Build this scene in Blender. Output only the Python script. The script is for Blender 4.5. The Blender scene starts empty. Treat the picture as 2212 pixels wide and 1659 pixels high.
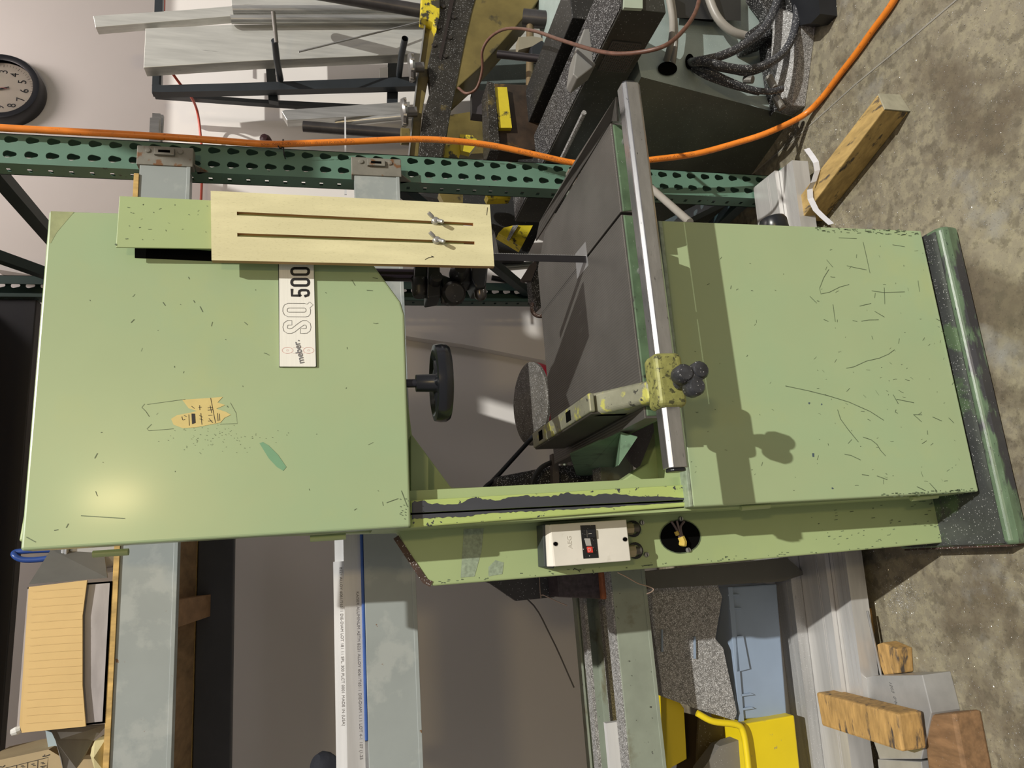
import bpy, math, random
from mathutils import Vector, Matrix
random.seed(7)
SC = bpy.context.scene
COL = SC.collection
V = Vector
# ---------------------------------------------------------------- camera
F = 1585.37
CR = V((0.96994873, -0.24273433, -0.0167185)); CU = V((0.07228254, 0.22186135, 0.97239538)); CF = V((0.23232456, 0.94438212, -0.23273959))
CP = V((-0.0735, -1.3864, 1.4812))
cam = bpy.data.cameras.new('camera'); camo = bpy.data.objects.new('camera', cam); COL.objects.link(camo)
camo.matrix_world = Matrix(((-CU.x, CR.x, -CF.x, CP.x), (-CU.y, CR.y, -CF.y, CP.y), (-CU.z, CR.z, -CF.z, CP.z), (0, 0, 0, 1)))
cam.sensor_width = 36; cam.lens = F * 36 / 2212; cam.clip_start = .02
SC.camera = camo

def P(x, y, X=None, Y=None, Z=None):
    """real-world point on the plane X=, Y= or Z= where the photo's point (x, y) lies"""
    d = CF * F + CR * (1659 - y - 829.5) - CU * (x - 1106)
    t = (X - CP.x) / d.x if X is not None else (Y - CP.y) / d.y if Y is not None else (Z - CP.z) / d.z
    return CP + d * t

# ---------------------------------------------------------------- materials
MC = {}
def M(name, col, rough=.5, metal=0., var=.12, scale=6., stretch=(1, 1, 1), spots=(), bump=0., bscale=60., sparkle=0., spec=.5, coat=0.):
    if name in MC: return MC[name]
    m = bpy.data.materials.new(name); m.use_nodes = True; nt = m.node_tree; N = nt.nodes; L = nt.links
    b = N['Principled BSDF']
    b.inputs['Roughness'].default_value = rough; b.inputs['Metallic'].default_value = metal
    b.inputs['Specular IOR Level'].default_value = spec; b.inputs['Coat Weight'].default_value = coat; b.inputs['Coat Roughness'].default_value = .14
    tc = N.new('ShaderNodeTexCoord'); mp = N.new('ShaderNodeMapping'); mp.inputs['Scale'].default_value = stretch
    L.new(tc.outputs['Object'], mp.inputs[0])
    def noise(sc, det=4, src=None):
        n = N.new('ShaderNodeTexNoise'); n.inputs['Scale'].default_value = sc; n.inputs['Detail'].default_value = det
        n.inputs['Roughness'].default_value = .6
        L.new((src or mp).outputs[0], n.inputs[0]); return n
    def ramp(sock, a, bb):
        r = N.new('ShaderNodeMapRange'); r.inputs[1].default_value = a; r.inputs[2].default_value = bb
        L.new(sock, r.inputs[0]); return r.outputs[0]
    def mix(fac, A, B):
        x = N.new('ShaderNodeMix'); x.data_type = 'RGBA'
        if isinstance(fac, (int, float)): x.inputs[0].default_value = fac
        else: L.new(fac, x.inputs[0])
        for i, c in ((6, A), (7, B)):
            if hasattr(c, 'is_output'): L.new(c, x.inputs[i])
            else: x.inputs[i].default_value = (*c, 1)
        return x.outputs[2]
    lo = tuple(max(0, c * (1 - var)) for c in col); hi = tuple(min(1, c * (1 + var)) for c in col)
    c = mix(ramp(noise(scale).outputs[0], .3, .7), lo, hi)
    for s in spots:     # (colour, scale, threshold low, threshold high, strength)
        sc = s[0]; n = noise(s[1], 6)
        f = ramp(n.outputs[0], s[2], s[3])
        if len(s) > 4:
            q = N.new('ShaderNodeMath'); q.operation = 'MULTIPLY'; L.new(f, q.inputs[0]); q.inputs[1].default_value = s[4]; f = q.outputs[0]
        c = mix(f, c, sc)
    if sparkle:
        v = N.new('ShaderNodeTexVoronoi'); v.inputs['Scale'].default_value = 620
        L.new(tc.outputs['Object'], v.inputs[0])
        sep = N.new('ShaderNodeSeparateColor'); L.new(v.outputs['Color'], sep.inputs[0])
        big = noise(5, 3, tc) if False else None
        f = ramp(sep.outputs[0], 1 - sparkle, 1 - sparkle + .02)
        c = mix(f, c, (.6, .6, .61))
    L.new(c, b.inputs['Base Color'])
    if bump:
        bn = N.new('ShaderNodeBump'); bn.inputs['Strength'].default_value = bump; bn.inputs['Distance'].default_value = .002
        L.new(noise(bscale).outputs[0], bn.inputs['Height']); L.new(bn.outputs[0], b.inputs['Normal'])
    MC[name] = m; return m

GRN = (.355, .44, .215)
STEEL = (.06, .062, .068)
green = M('green_paint', GRN, .40, var=.07, scale=2.2, spots=[((.42, .50, .19), 1.6, .52, .75, .6), ((.10, .13, .07), 38, .74, .76, .5)], bump=.03, bscale=400)
green_door = M('green_door_paint', (.35, .435, .245), .34, coat=.14, var=.05, scale=1.8, spots=[((.30, .44, .26), 2.3, .45, .75, .7), ((.42, .46, .2), 3.3, .55, .8, .6)], bump=.02, bscale=500)
green_chip = M('green_paint_chipped', (.42, .52, .17), .4, var=.06, spots=[((.05, .055, .06), 55, .62, .635)], bump=.05)
green_lip = M('green_base_paint', (.105, .16, .095), .36, var=.25, scale=14, stretch=(1, 3, 3), spots=[((.045, .045, .05), 6, .50, .56), ((.02, .03, .025), 60, .66, .69)], bump=.1, sparkle=.006)
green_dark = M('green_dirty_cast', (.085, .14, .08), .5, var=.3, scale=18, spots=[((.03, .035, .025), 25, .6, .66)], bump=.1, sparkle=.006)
green_brk = M('green_bracket_paint', (.13, .22, .14), .45, var=.2, scale=9, spots=[((.05, .08, .05), 20, .58, .7)], sparkle=.004)
baresteel = M('bare_grey_steel', (.085, .09, .105), .42, .5, var=.1, stretch=(3, 3, 1))
base_top = M('worn_steel_base', (.085, .09, .09), .36, .35, var=.25, scale=12, bump=.12, sparkle=.03, spots=[((.13, .19, .11), 9, .56, .62)])
black = M('black_paint', (.012, .013, .016), .4, var=.3, spec=.4)
blackpl = M('black_plastic', (.01, .011, .014), .3, var=.2)
voidm = M('dark_recess', (.004, .004, .004), .9, spec=0)
ply = M('birch_plywood', (.66, .615, .37), .6, var=.06, scale=5, stretch=(6, 6, 1), spots=[((.40, .36, .17), 130, .57, .68, .55), ((.78, .73, .45), 5, .5, .7, .5)])
ply_edge = M('plywood_edge', (.45, .27, .12), .7, var=.3, scale=40, stretch=(1, 1, .1))
platem = M('brushed_aluminium_plate', (.82, .81, .75), .4, .0, var=.04, scale=60, stretch=(.2, 1, 8))
ink = M('black_ink', (.012, .012, .014), .5, var=0)
inkgrey = M('grey_ink', (.18, .18, .19), .5, var=0)
inkred = M('red_ink', (.55, .12, .1), .5, var=0)
scratch = M('scratch_dark', (.10, .135, .075), .6, var=.5, scale=30)
paper = M('yellowed_paper', (.62, .50, .20), .8, var=.08, scale=20)
smear = M('teal_smear', (.17, .34, .20), .4, var=.1)
stainy = M('pale_yellow_wear', (.50, .50, .19), .5, var=.1)
stainb = M('brown_rub_wear', (.30, .33, .16), .5, var=.15, scale=40)
gold = M('warm_wear', (.45, .52, .20), .45, var=.1)
castiron = M('cast_table_top', (.125, .118, .11), .42, .45, var=.16, scale=6, sparkle=.0015)
nt = castiron.node_tree
w = nt.nodes.new('ShaderNodeTexWave'); w.bands_direction = 'X'; w.inputs['Scale'].default_value = 55; w.inputs['Distortion'].default_value = 0
tcn = nt.nodes.new('ShaderNodeTexCoord'); bn = nt.nodes.new('ShaderNodeBump'); bn.inputs['Strength'].default_value = .35; bn.inputs['Distance'].default_value = .001
nt.links.new(tcn.outputs['Object'], w.inputs[0]); nt.links.new(w.outputs[1], bn.inputs['Height']); nt.links.new(bn.outputs[0], nt.nodes['Principled BSDF'].inputs['Normal'])
insertm = M('aluminium_insert', (.33, .33, .34), .4, .5)
chrome = M('chromed_rail', (.42, .42, .43), .22, .9, var=.12, scale=20, stretch=(1, 4, 4), spots=[((.05, .05, .045), 60, .66, .68)])
fencecast = M('worn_fence_casting', (.26, .26, .19), .4, .35, var=.2, scale=14, spots=[((.50, .49, .12), 26, .54, .60), ((.06, .06, .05), 70, .62, .66)], bump=.15, sparkle=.004)
fenceyel = M('olive_fence_casting', (.27, .27, .085), .5, .1, var=.25, scale=60, spots=[((.07, .07, .03), 90, .55, .62)], bump=.2)
fenceface = M('fence_steel_face', (.055, .05, .042), .5, .2, var=.2, scale=10)
bladem = M('saw_blade_steel', (.035, .033, .036), .4, .6)
rust = M('rusty_dark', (.07, .04, .03), .7, .1, var=.4, scale=20, sparkle=.05)
zinc = M('zinc_steel', (.42, .42, .42), .35, .7, var=.15, scale=30)
redp = M('red_plastic', (.65, .05, .035), .4, var=.05)
ivory = M('ivory_enamel', (.70, .67, .60), .42, var=.05, scale=14, stretch=(1, 1, 1), spots=[((.45, .42, .35), 22, .62, .75, .5)])
brass = M('brass', (.42, .36, .24), .4, .6)
yellowtape = M('yellow_tape', (.55, .40, .08), .5, var=.2)
rackgreen = M('rack_green_paint', (.115, .215, .16), .42, var=.1, scale=7, spots=[((.20, .20, .17), 14, .64, .7, .6), ((.05, .06, .05), 60, .68, .7)])
rackdark = M('rack_brace_green', (.015, .03, .035), .5, var=.2)
beamgrey = M('grey_beam_paint', (.30, .33, .325), .42, var=.06, scale=5, spots=[((.42, .44, .42), 9, .52, .6, .5), ((.18, .09, .035), 32, .69, .72)], bump=.03)
beamrust = M('rusty_connector', (.20, .19, .16), .5, var=.2, scale=16, spots=[((.16, .075, .03), 26, .56, .62)])
beamblue = M('dark_blue_grey_beam', (.075, .08, .095), .5, var=.1)
beamgg = M('grey_green_beam', (.25, .28, .225), .5, var=.12, scale=10, spots=[((.13, .11, .06), 7, .56, .7), ((.05, .05, .04), 60, .66, .69)], sparkle=.002)
osb = M('osb_board', (.30, .19, .10), .8, var=.35, scale=22, stretch=(1, .25, 1))
plyshelf = M('plywood_shelf_edge', (.55, .36, .12), .7, var=.35, scale=50, stretch=(1, 1, .3))
lumber = M('pine_lumber', (.36, .21, .11), .7, var=.2, scale=30, stretch=(1, .3, 1))
cardtan = M('tan_cardboard', (.66, .46, .20), .8, var=.05, scale=10)
cardgrey = M('tape_covered_cardboard', (.38, .35, .35), .32, var=.14, scale=9, stretch=(1, 1, 4))
cardin = M('grey_inside_cardboard', (.13, .13, .12), .8, var=.15)
crumple = M('crumpled_paper', (.52, .46, .25), .8, var=.1, bump=.5, bscale=25)
bluep = M('blue_plastic', (.025, .07, .28), .35, var=.1)
bluestrip = M('blue_film', (.03, .09, .33), .5, var=.12, scale=30)
alu = M('mill_aluminium', (.58, .57, .56), .38, .45, var=.12, scale=8, stretch=(.3, 4, 4))
aluw = M('bright_aluminium', (.72, .72, .73), .42, .2, var=.08, scale=8, stretch=(.3, 4, 4))
alud = M('dull_aluminium', (.44, .44, .44), .45, .4, var=.2, scale=8, stretch=(.3, 4, 4), spots=[((.2, .2, .2), 60, .64, .7)], sparkle=.04)
aluv = M('standing_aluminium', (.60, .60, .56), .36, .45, var=.15, scale=7, stretch=(6, 6, .5), spots=[((.12, .12, .12), 8, .68, .76, .7)])
galv = M('galvanised_tube', (.50, .50, .48), .3, .7, var=.2, scale=8, stretch=(8, 8, .6))
darkpipe = M('dark_steel_pipe', (.07, .065, .065), .38, .6, var=.3, scale=9)
wallm = M('painted_wall', (.70, .67, .645), .75, var=.03, scale=1.4, spots=[((.30, .25, .22), 60, .76, .79, .8)])
concrete = M('stained_concrete', (.225, .20, .145), .62, var=.2, scale=2.6, spots=[((.34, .305, .205), 34, .47, .56, .5), ((.10, .075, .048), 3.4, .50, .62, .7), ((.10, .085, .058), 26, .52, .60, .55), ((.27, .265, .25), 4.6, .58, .72, .75), ((.05, .04, .03), 190, .60, .70, .8)], bump=.2, bscale=120, sparkle=.004)
joint = M('joint_filler', (.27, .255, .22), .8)
orange = M('orange_hose', (.80, .235, .025), .35, var=.08, scale=30, spots=[((.20, .05, .02), 90, .60, .68, .6)])
oprint = M('hose_print', (.22, .07, .02), .6)
brownh = M('brown_hose', (.13, .06, .04), .45, var=.25, scale=60)
redc = M('red_cable', (.50, .08, .05), .4)
chiphose = M('chip_dusted_hose', (.035, .036, .042), .5, var=.3, sparkle=.06)
greyhose = M('grey_pipe', (.30, .28, .25), .4, var=.15)
chippy = M('chip_covered_surface', (.026, .025, .026), .6, .1, var=.5, scale=26, sparkle=.08)
chipgrey = M('heavy_chip_layer', (.22, .215, .21), .6, .15, var=.45, scale=90, sparkle=.22, bump=.5)
sawgreen = M('saw_cabinet_left_shaded', (.085, .095, .075), .5, var=.2, scale=6, sparkle=.012)  # darker copy of the cabinet paint, shade of the left face included
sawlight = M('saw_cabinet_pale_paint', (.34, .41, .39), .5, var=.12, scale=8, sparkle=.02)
yelm = M('yellow_machine_paint', (.62, .50, .03), .42, var=.15, scale=10, spots=[((.05, .045, .03), 18, .54, .60)])
yeldirt = M('dirty_shaded_yellow', (.15, .115, .035), .45, var=.25, scale=8, spots=[((.035, .03, .02), 10, .58, .66)])
grit = M('gritty_black_steel', (.04, .036, .03), .4, .35, var=.4, scale=18, sparkle=.035, spots=[((.16, .12, .04), 9, .62, .7)])
yelbin = M('yellow_bin_plastic', (.72, .55, .01), .4, var=.05, spots=[((.35, .3, .1), 40, .68, .74)])
bluebin = M('blue_grey_bin_plastic', (.25, .32, .43), .45, var=.06)
oldwood = M('weathered_block_wood', (.42, .255, .09), .75, var=.3, scale=16, stretch=(1, 4, 4), spots=[((.07, .055, .045), 9, .56, .64)], sparkle=.004, bump=.3, bscale=50)
oldwoody = M('weathered_yellow_lumber', (.44, .30, .11), .75, var=.25, scale=16, stretch=(4, 1, 4), spots=[((.09, .07, .05), 10, .58, .64)], sparkle=.003, bump=.3, bscale=50)
darkwood = M('dark_stained_wood', (.06, .045, .05), .7, var=.4, scale=18, stretch=(4, 1, 4))
redwood = M('reddish_end_grain', (.30, .095, .035), .7, var=.3, scale=60, stretch=(1, 1, 4))
clockface = M('clock_face', (.50, .45, .37), .4, var=.02)
redmet = M('red_enamel', (.22, .008, .02), .35, var=.1)
bentw = M('white_strap', (.62, .62, .66), .5)
glassm = M('clock_lens', (.8, .8, .8), .05, 0)
g = glassm.node_tree.nodes['Principled BSDF']; g.inputs['Transmission Weight'].default_value = 1; g.inputs['IOR'].default_value = 1.05
clearp = M('clear_plastic', (.62, .64, .68), .2, 0, var=.03)
g = clearp.node_tree.nodes['Principled BSDF']; g.inputs['Transmission Weight'].default_value = .35

# ---------------------------------------------------------------- mesh helpers
class Mb:
    def __init__(s): s.v = []; s.f = []; s.m = []
    def add(s, vs, fs, mi=0):
        o = len(s.v); s.v += [tuple(a) for a in vs]
        for f in fs: s.f.append([o + i for i in f]); s.m.append(mi)
        return s
    def hexa(s, a, mi=0):      # 8 points: bottom ring 0-3, top ring 4-7
        return s.add(a, [(0, 3, 2, 1), (4, 5, 6, 7), (0, 1, 5, 4), (1, 2, 6, 5), (2, 3, 7, 6), (3, 0, 4, 7)], mi)
    def box(s, x0, x1, y0, y1, z0, z1, mi=0):
        return s.hexa([(x0, y0, z0), (x1, y0, z0), (x1, y1, z0), (x0, y1, z0), (x0, y0, z1), (x1, y0, z1), (x1, y1, z1), (x0, y1, z1)], mi)
    def prism(s, pts, off, mi=0, side=None):
        n = len(pts); off = V(off); pts = [V(p) for p in pts]
        s.add(pts + [p + off for p in pts], [list(range(n - 1, -1, -1)), list(range(n, 2 * n))], mi)
        o = len(s.v) - 2 * n
        for i in range(n):
            j = (i + 1) % n; s.f.append([o + i, o + j, o + n + j, o + n + i]); s.m.append(mi if side is None else side)
        return s
    def slab(s, px, Y, th, mi=0, side=None):
        return s.prism([P(a, b, Y=Y) for a, b in px], (0, th, 0), mi, side)
    def slabz(s, px, Z, th, mi=0, side=None):
        return s.prism([P(a, b, Z=Z) for a, b in px], (0, 0, -th), mi, side)
    def slabx(s, px, X, th, mi=0, side=None):
        return s.prism([P(a, b, X=X) for a, b in px], (th, 0, 0), mi, side)
    def tube(s, pts, r, n=10, mi=0, smooth=True, sub=5, cap=True):
        pts = [V(p) for p in pts]
        if smooth and len(pts) > 2:
            q = []; ext = [pts[0] * 2 - pts[1]] + pts + [pts[-1] * 2 - pts[-2]]
            for i in range(1, len(ext) - 2):
                a, b, c, d = ext[i - 1:i + 3]
                for k in range(sub):
                    t = k / sub
                    q.append(.5 * ((2 * b) + (c - a) * t + (2 * a - 5 * b + 4 * c - d) * t * t + (3 * b - a - 3 * c + d) * t ** 3))
            pts = q + [pts[-1]]
        rings = []; N0 = None
        for i, p in enumerate(pts):
            t = (pts[min(i + 1, len(pts) - 1)] - pts[max(i - 1, 0)]).normalized()
            if N0 is None: N0 = t.orthogonal().normalized()
            N0 = (N0 - t * N0.dot(t)).normalized(); B = t.cross(N0)
            rr = r[i * (len(r) - 1) // max(1, len(pts) - 1)] if isinstance(r, (list, tuple)) else r
            rings.append([p + (N0 * math.cos(2 * math.pi * k / n) + B * math.sin(2 * math.pi * k / n)) * rr for k in range(n)])
        vs = [v for rg in rings for v in rg]; fs = []
        for i in range(len(rings) - 1):
            for k in range(n):
                a = i * n + k; b = i * n + (k + 1) % n; fs.append([a, b, b + n, a + n])
        if cap: fs += [list(range(n - 1, -1, -1)), list(range(len(vs) - n, len(vs)))]
        return s.add(vs, fs, mi)
    def cyl(s, a, b, r, n=24, mi=0): return s.tube([a, b], r, n, mi, smooth=False)
    def lathe(s, prof, c, ax, n=32, mi=0, mis=None):   # prof: (radius, height along ax)
        c = V(c); ax = V(ax).normalized(); u = ax.orthogonal().normalized(); w = ax.cross(u)
        vs = []; fs = []
        for r, h in prof: vs += [c + ax * h + (u * math.cos(2 * math.pi * k / n) + w * math.sin(2 * math.pi * k / n)) * max(r, 1e-5) for k in range(n)]
        o = len(s.v); s.v += [tuple(a) for a in vs]
        for i in range(len(prof) - 1):
            for k in range(n):
                a = i * n + k; b = i * n + (k + 1) % n; s.f.append([o + a, o + b, o + b + n, o + a + n]); s.m.append(mis[i] if mis else mi)
        return s
    def ribbon(s, pts, w, nrm=(0, -1, 0), closed=False, mi=0, lift=0.0006):
        pts = [V(p) for p in pts]; nrm = V(nrm); n = len(pts); L = []; R = []
        for i, p in enumerate(pts):
            a = pts[(i - 1) % n] if (closed or i > 0) else p; b = pts[(i + 1) % n] if (closed or i < n - 1) else p
            t = (b - a).normalized(); d = t.cross(nrm).normalized() * (w / 2); q = p + nrm * lift
            L.append(q + d); R.append(q - d)
        m = n if closed else n - 1
        return s.add(L + R, [[i, (i + 1) % n, n + (i + 1) % n, n + i] for i in range(m)], mi)
    def poly(s, pts, nrm=(0, -1, 0), mi=0, lift=0.0006):
        nrm = V(nrm); return s.add([V(p) + nrm * lift for p in pts], [list(range(len(pts)))], mi)

def obj(name, mb, mats, parent=None, bevel=0., smooth=False, label=None, cat=None, group=None, kind=None, seg=2):
    me = bpy.data.meshes.new(name); me.from_pydata(mb.v, [], mb.f)
    if not isinstance(mats, (list, tuple)): mats = [mats]
    for m in mats: me.materials.append(m)
    for p, mi in zip(me.polygons, mb.m): p.material_index = mi
    me.validate(); me.update()
    import bmesh
    bm = bmesh.new(); bm.from_mesh(me); bmesh.ops.remove_doubles(bm, verts=bm.verts, dist=1e-6); bmesh.ops.recalc_face_normals(bm, faces=[f for f in bm.faces if not f.tag]); bm.to_mesh(me); bm.free()
    if smooth:
        for p in me.polygons: p.use_smooth = True
        try: me.set_sharp_from_angle(angle=math.radians(38))
        except Exception: pass
    o = bpy.data.objects.new(name, me); COL.objects.link(o)
    if bevel:
        b = o.modifiers.new('bevel', 'BEVEL'); b.width = bevel; b.segments = seg; b.limit_method = 'ANGLE'; b.angle_limit = math.radians(40)
    if parent:
        o.parent = parent; o.matrix_parent_inverse = Matrix.Translation(-rootloc(parent))
    tag(o, label, cat, group, kind); return o
def decal(o, mb, mat):
    import bmesh
    me = o.data; me.materials.append(mat); k_ = len(me.materials) - 1
    bm = bmesh.new(); bm.from_mesh(me); vs = [bm.verts.new(v) for v in mb.v]
    for f in mb.f:
        fc = bm.faces.new([vs[i] for i in f]); fc.material_index = k_
    bm.to_mesh(me); bm.free(); return o
def join_into(o, t):
    # bakes the lettering mesh t into the surface mesh of o
    mb = Mb(); mb.v = [tuple(v.co) for v in t.data.vertices]; mb.f = [list(p.vertices) for p in t.data.polygons]
    decal(o, mb, t.data.materials[0]); bpy.data.objects.remove(t)
def rootloc(o):
    return o.location + (rootloc(o.parent) - rootloc(o.parent) if o.parent else V())
def tag(o, label=None, cat=None, group=None, kind=None):
    for k, v in (('label', label), ('category', cat), ('group', group), ('kind', kind)):
        if v: o[k] = v
def thing(name, loc, label, cat, group=None):
    o = bpy.data.objects.new(name, None); COL.objects.link(o); o.location = loc; o.empty_display_size = .05
    tag(o, label, cat, group); return o
def text(name, s, size, org, xd, yd, mat, parent, ext=.0003, align='LEFT', italic=0., bold=0., sx=1.):
    c = bpy.data.curves.new(name, 'FONT'); c.body = s; c.size = size; c.extrude = ext; c.align_x = align; c.shear = italic; c.offset = bold
    t = bpy.data.objects.new(name, c); COL.objects.link(t)
    bpy.context.view_layer.update()
    me = bpy.data.meshes.new_from_object(t); bpy.data.objects.remove(t); bpy.data.curves.remove(c)
    xd = V(xd).normalized(); yd = V(yd).normalized(); z = xd.cross(yd)
    mw = Matrix(((xd.x * sx, yd.x, z.x, org[0]), (xd.y * sx, yd.y, z.y, org[1]), (xd.z * sx, yd.z, z.z, org[2]), (0, 0, 0, 1)))
    me.transform(mw); me.materials.clear(); me.materials.append(mat); me.name = name
    o = bpy.data.objects.new(name, me); COL.objects.link(o)
    if parent: o.parent = parent; o.matrix_parent_inverse = Matrix.Translation(-rootloc(parent))
    return o
def arc(c, r, a0, a1, n=8): return [(c[0] + r * math.cos(a0 + (a1 - a0) * i / n), c[1] + r * math.sin(a0 + (a1 - a0) * i / n)) for i in range(n + 1)]
def tile(ox, oy, pts, k=4.): return [(ox + a / k, oy + b / k) for a, b in pts]

# ================================================================ SETTING
m = Mb().box(-4.5, 5.2, -4.5, 2.1, -.12, 0); obj('floor', m, concrete, kind='structure')
m = Mb().box(-4.5, 5.2, 2.0, 2.12, 0, 4.4); obj('wall_back', m, wallm, kind='structure')
m = Mb().prism([P(0, 575, Y=1.985), P(900, 722, Y=1.985), P(1330, 790, Y=1.985), P(1330, 815, Y=1.985), P(1000, 750, Y=1.985), P(900, 736, Y=1.985), P(0, 590, Y=1.985)], (0, .014, 0)); m.v = [(a, b - (.045 if b < 1.99 else 0), c) for a, b, c in m.v]
obj('trim_1', m, wallm, kind='structure')
m = Mb(); a = P(1722, 297, Z=0.0); b = P(2075, -5, Z=0.0)
L_ = [V((1.30, 1.9, .0005)), P(1722, 297, Z=.0005), P(1850, 182, Z=.0005), P(1960, 92, Z=.0005), P(2068, 0, Z=.0005), P(2400, -290, Z=.0005)]
m.prism(L_ + [p + V((.0045, 0, 0)) for p in L_[::-1]], (0, 0, .0008))
obj('trim_2', m, joint, kind='structure')

CZ = 4.4
def sky(x, y):      # where the sun ray that reaches this wall point crosses the added blocker
    q = P(x, y, Y=2.0); t = (CZ - q.z) / 1.31; return q.x + .43 * t, 2.0 - t
slots = []
for x0, x1, y0, y1 in ((914, 926, 672, 728), (1109, 1121, 675, 716), (1121, 1134, 675, 692), (1140, 1172, 678, 727)):
    c = [sky(x0, y0), sky(x1, y0), sky(x0, y1), sky(x1, y1)]; cx = sum(q[0] for q in c) / 4; cyy = sum(q[1] for q in c) / 4
    wx = abs(P(x0, y0, Y=2).x - P(x0, y1, Y=2).x) / 2; wy = abs(c[0][1] - c[1][1]) / 2; slots.append((cx - wx, cx + wx, cyy - wy, cyy + wy))
regs = [(-4.5, 5.2, .35, 2.1), (-4.5, 2.55, -.75, .35), (1.88, 2.55, -1.6, -.75)]
xs = sorted({v for q in slots + regs for v in q[:2]}); ys = sorted({v for q in slots + regs for v in q[2:]})
m = Mb()
for i in range(len(xs) - 1):
    for j in range(len(ys) - 1):
        cx = (xs[i] + xs[i + 1]) / 2; cyy = (ys[j] + ys[j + 1]) / 2
        if any(a < cx < b and c < cyy < d for a, b, c, d in regs) and not any(a < cx < b and c < cyy < d for a, b, c, d in slots): m.box(xs[i], xs[i + 1], ys[j], ys[j + 1], CZ, CZ + .03)
obj('sun_blocker', m, wallm, kind='structure')  # unseen panel added to shade the wall; gaps let sun patches through

# ================================================================ VERTICAL BAND SAW
SAW = thing('band_saw', (0.3, .15, 0), 'large pale green vertical band saw with plywood blade guard, standing in the middle', 'band saw')
def dec(mb, pts, wpx, mi, closed=False, Y=0.0, lift=.0006):
    mb.ribbon([P(a, b, Y=Y) for a, b in pts], wpx * .00078, closed=closed, mi=mi, lift=lift)
def strokes(mb, n, x0, x1, y0, y1, mi, Y=0., seed=1, lmin=4, lmax=22):
    r = random.Random(seed)
    for _ in range(n):
        x = r.uniform(x0, x1); y = r.uniform(y0, y1); a = r.uniform(0, 6.28); l = 2 + r.uniform(lmin, lmax) * r.random() ** 2
        dec(mb, [(x, y), (x + l * math.cos(a) * .5, y + l * math.sin(a) * .5 + r.uniform(-1, 1)), (x + l * math.cos(a), y + l * math.sin(a))], r.uniform(.5, 1.6), mi, Y=Y)
# ---- upper door
m = Mb()
tl = P(43, 1190, Y=0); tr = P(105, 455, Y=0)
up_poly = [tl, tr, V((.617, 0, tr.z - .52)), P(806, 570, Y=0), P(866, 652, Y=0), P(874, 680, Y=0), P(888, 1138, Y=0)]
m.prism(up_poly, (0, .045, 0))
updoor = obj('upper_door', m, green_door, SAW, bevel=.005, seg=3)
m = Mb()
strokes(m, 30, 180, 860, 620, 1120, 0, seed=3, lmax=12)
for q in [[(407, 598), (409, 603)], [(418, 649), (421, 654)], [(432, 662), (438, 674)], [(352, 653), (357, 660)], [(528, 696), (535, 702)], [(760, 605), (767, 617)], [(792, 627), (805, 628)], [(283, 697), (290, 690)], [(805, 600), (816, 602)], [(867, 1060), (880, 1095)], [(835, 1086), (860, 1077)], [(175, 1114), (270, 1120)], [(57, 1160), (77, 1171)], [(117, 1146), (126, 1144)], [(143, 1140), (148, 1131)]]: dec(m, q, 1.6, 0)
gh = tile(0, 830, [(1270, 175), (1600, 130)]); dec(m, gh, .8, 0)
dec(m, tile(0, 830, [(1250, 170), (1225, 200), (1260, 235), (1290, 280)]), .9, 0)
dec(m, tile(0, 830, [(1310, 345), (1270, 385), (1285, 402), (1500, 385)]), .9, 0)
dec(m, tile(0, 830, [(1990, 160), (2040, 250), (2050, 340), (1900, 345)]), .7, 0)
r = random.Random(5)
for _ in range(90): x = r.gauss(470, 60); y = r.gauss(945, 14); dec(m, [(x, y), (x + r.uniform(1, 2.5), y + r.uniform(-1, 1))], .9, 0)
for _ in range(14): x = r.uniform(862, 884); y = r.uniform(1075, 1125); dec(m, [(x, y), (x + 3, y + 1)], 2., 0)
decal(updoor, m, scratch)
m = Mb().poly([P(a, b, Y=0) for a, b in tile(553, 830, [(30, 510), (60, 500), (110, 530), (190, 610), (262, 715), (235, 748), (180, 715), (110, 640)])])
decal(updoor, m, smear)
m = Mb()
notep = tile(0, 830, [(1575, 135), (1820, 118), (1925, 110), (1880, 158), (1945, 180), (1870, 212), (1955, 240), (1995, 265), (1940, 290), (1905, 332), (1700, 372), (1580, 380), (1500, 350), (1478, 300), (1530, 268), (1650, 245), (1700, 232), (1630, 208)])
cen = (1760, 250)
m.poly([P(a, b, Y=0) for a, b in notep], mi=0)
for q in [[(1820, 118), (1862, 335)], [(1632, 262), (1636, 358)], [(1655, 190), (1680, 210)], [(1660, 255), (1662, 340)], [(1672, 258), (1676, 335)], [(1725, 182), (1727, 225)], [(1715, 200), (1742, 198)], [(1735, 250), (1745, 350)], [(1722, 270), (1752, 285)], [(1725, 300), (1755, 310)], [(1815, 185), (1830, 250)], [(1795, 205), (1838, 200)], [(1795, 225), (1840, 222)], [(1800, 270), (1835, 268)], [(1805, 295), (1838, 335)], [(1798, 320), (1835, 318)], [(1570, 280), (1580, 310), (1600, 305)], [(1590, 270), (1612, 280)], [(1880, 250), (1884, 320)], [(1895, 255), (1899, 315)]]: dec(m, tile(0, 830, q), 1.1, 1, lift=.001)
m.poly([P(a, b, Y=0) for a, b in tile(0, 830, [(1655, 255), (1685, 255), (1690, 335), (1660, 345)])], mi=1, lift=.0011)
obj('paper_note', m, [paper, ink], updoor, label='torn yellowed paper tally note')
m = Mb()
m.poly([P(a, b, Y=0) for a, b in tile(0, 415, [(440, 165), (640, 172), (600, 220), (540, 290), (490, 350), (440, 440), (425, 440)])], lift=.0003)
decal(updoor, m, stainb)
m = Mb()
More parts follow.
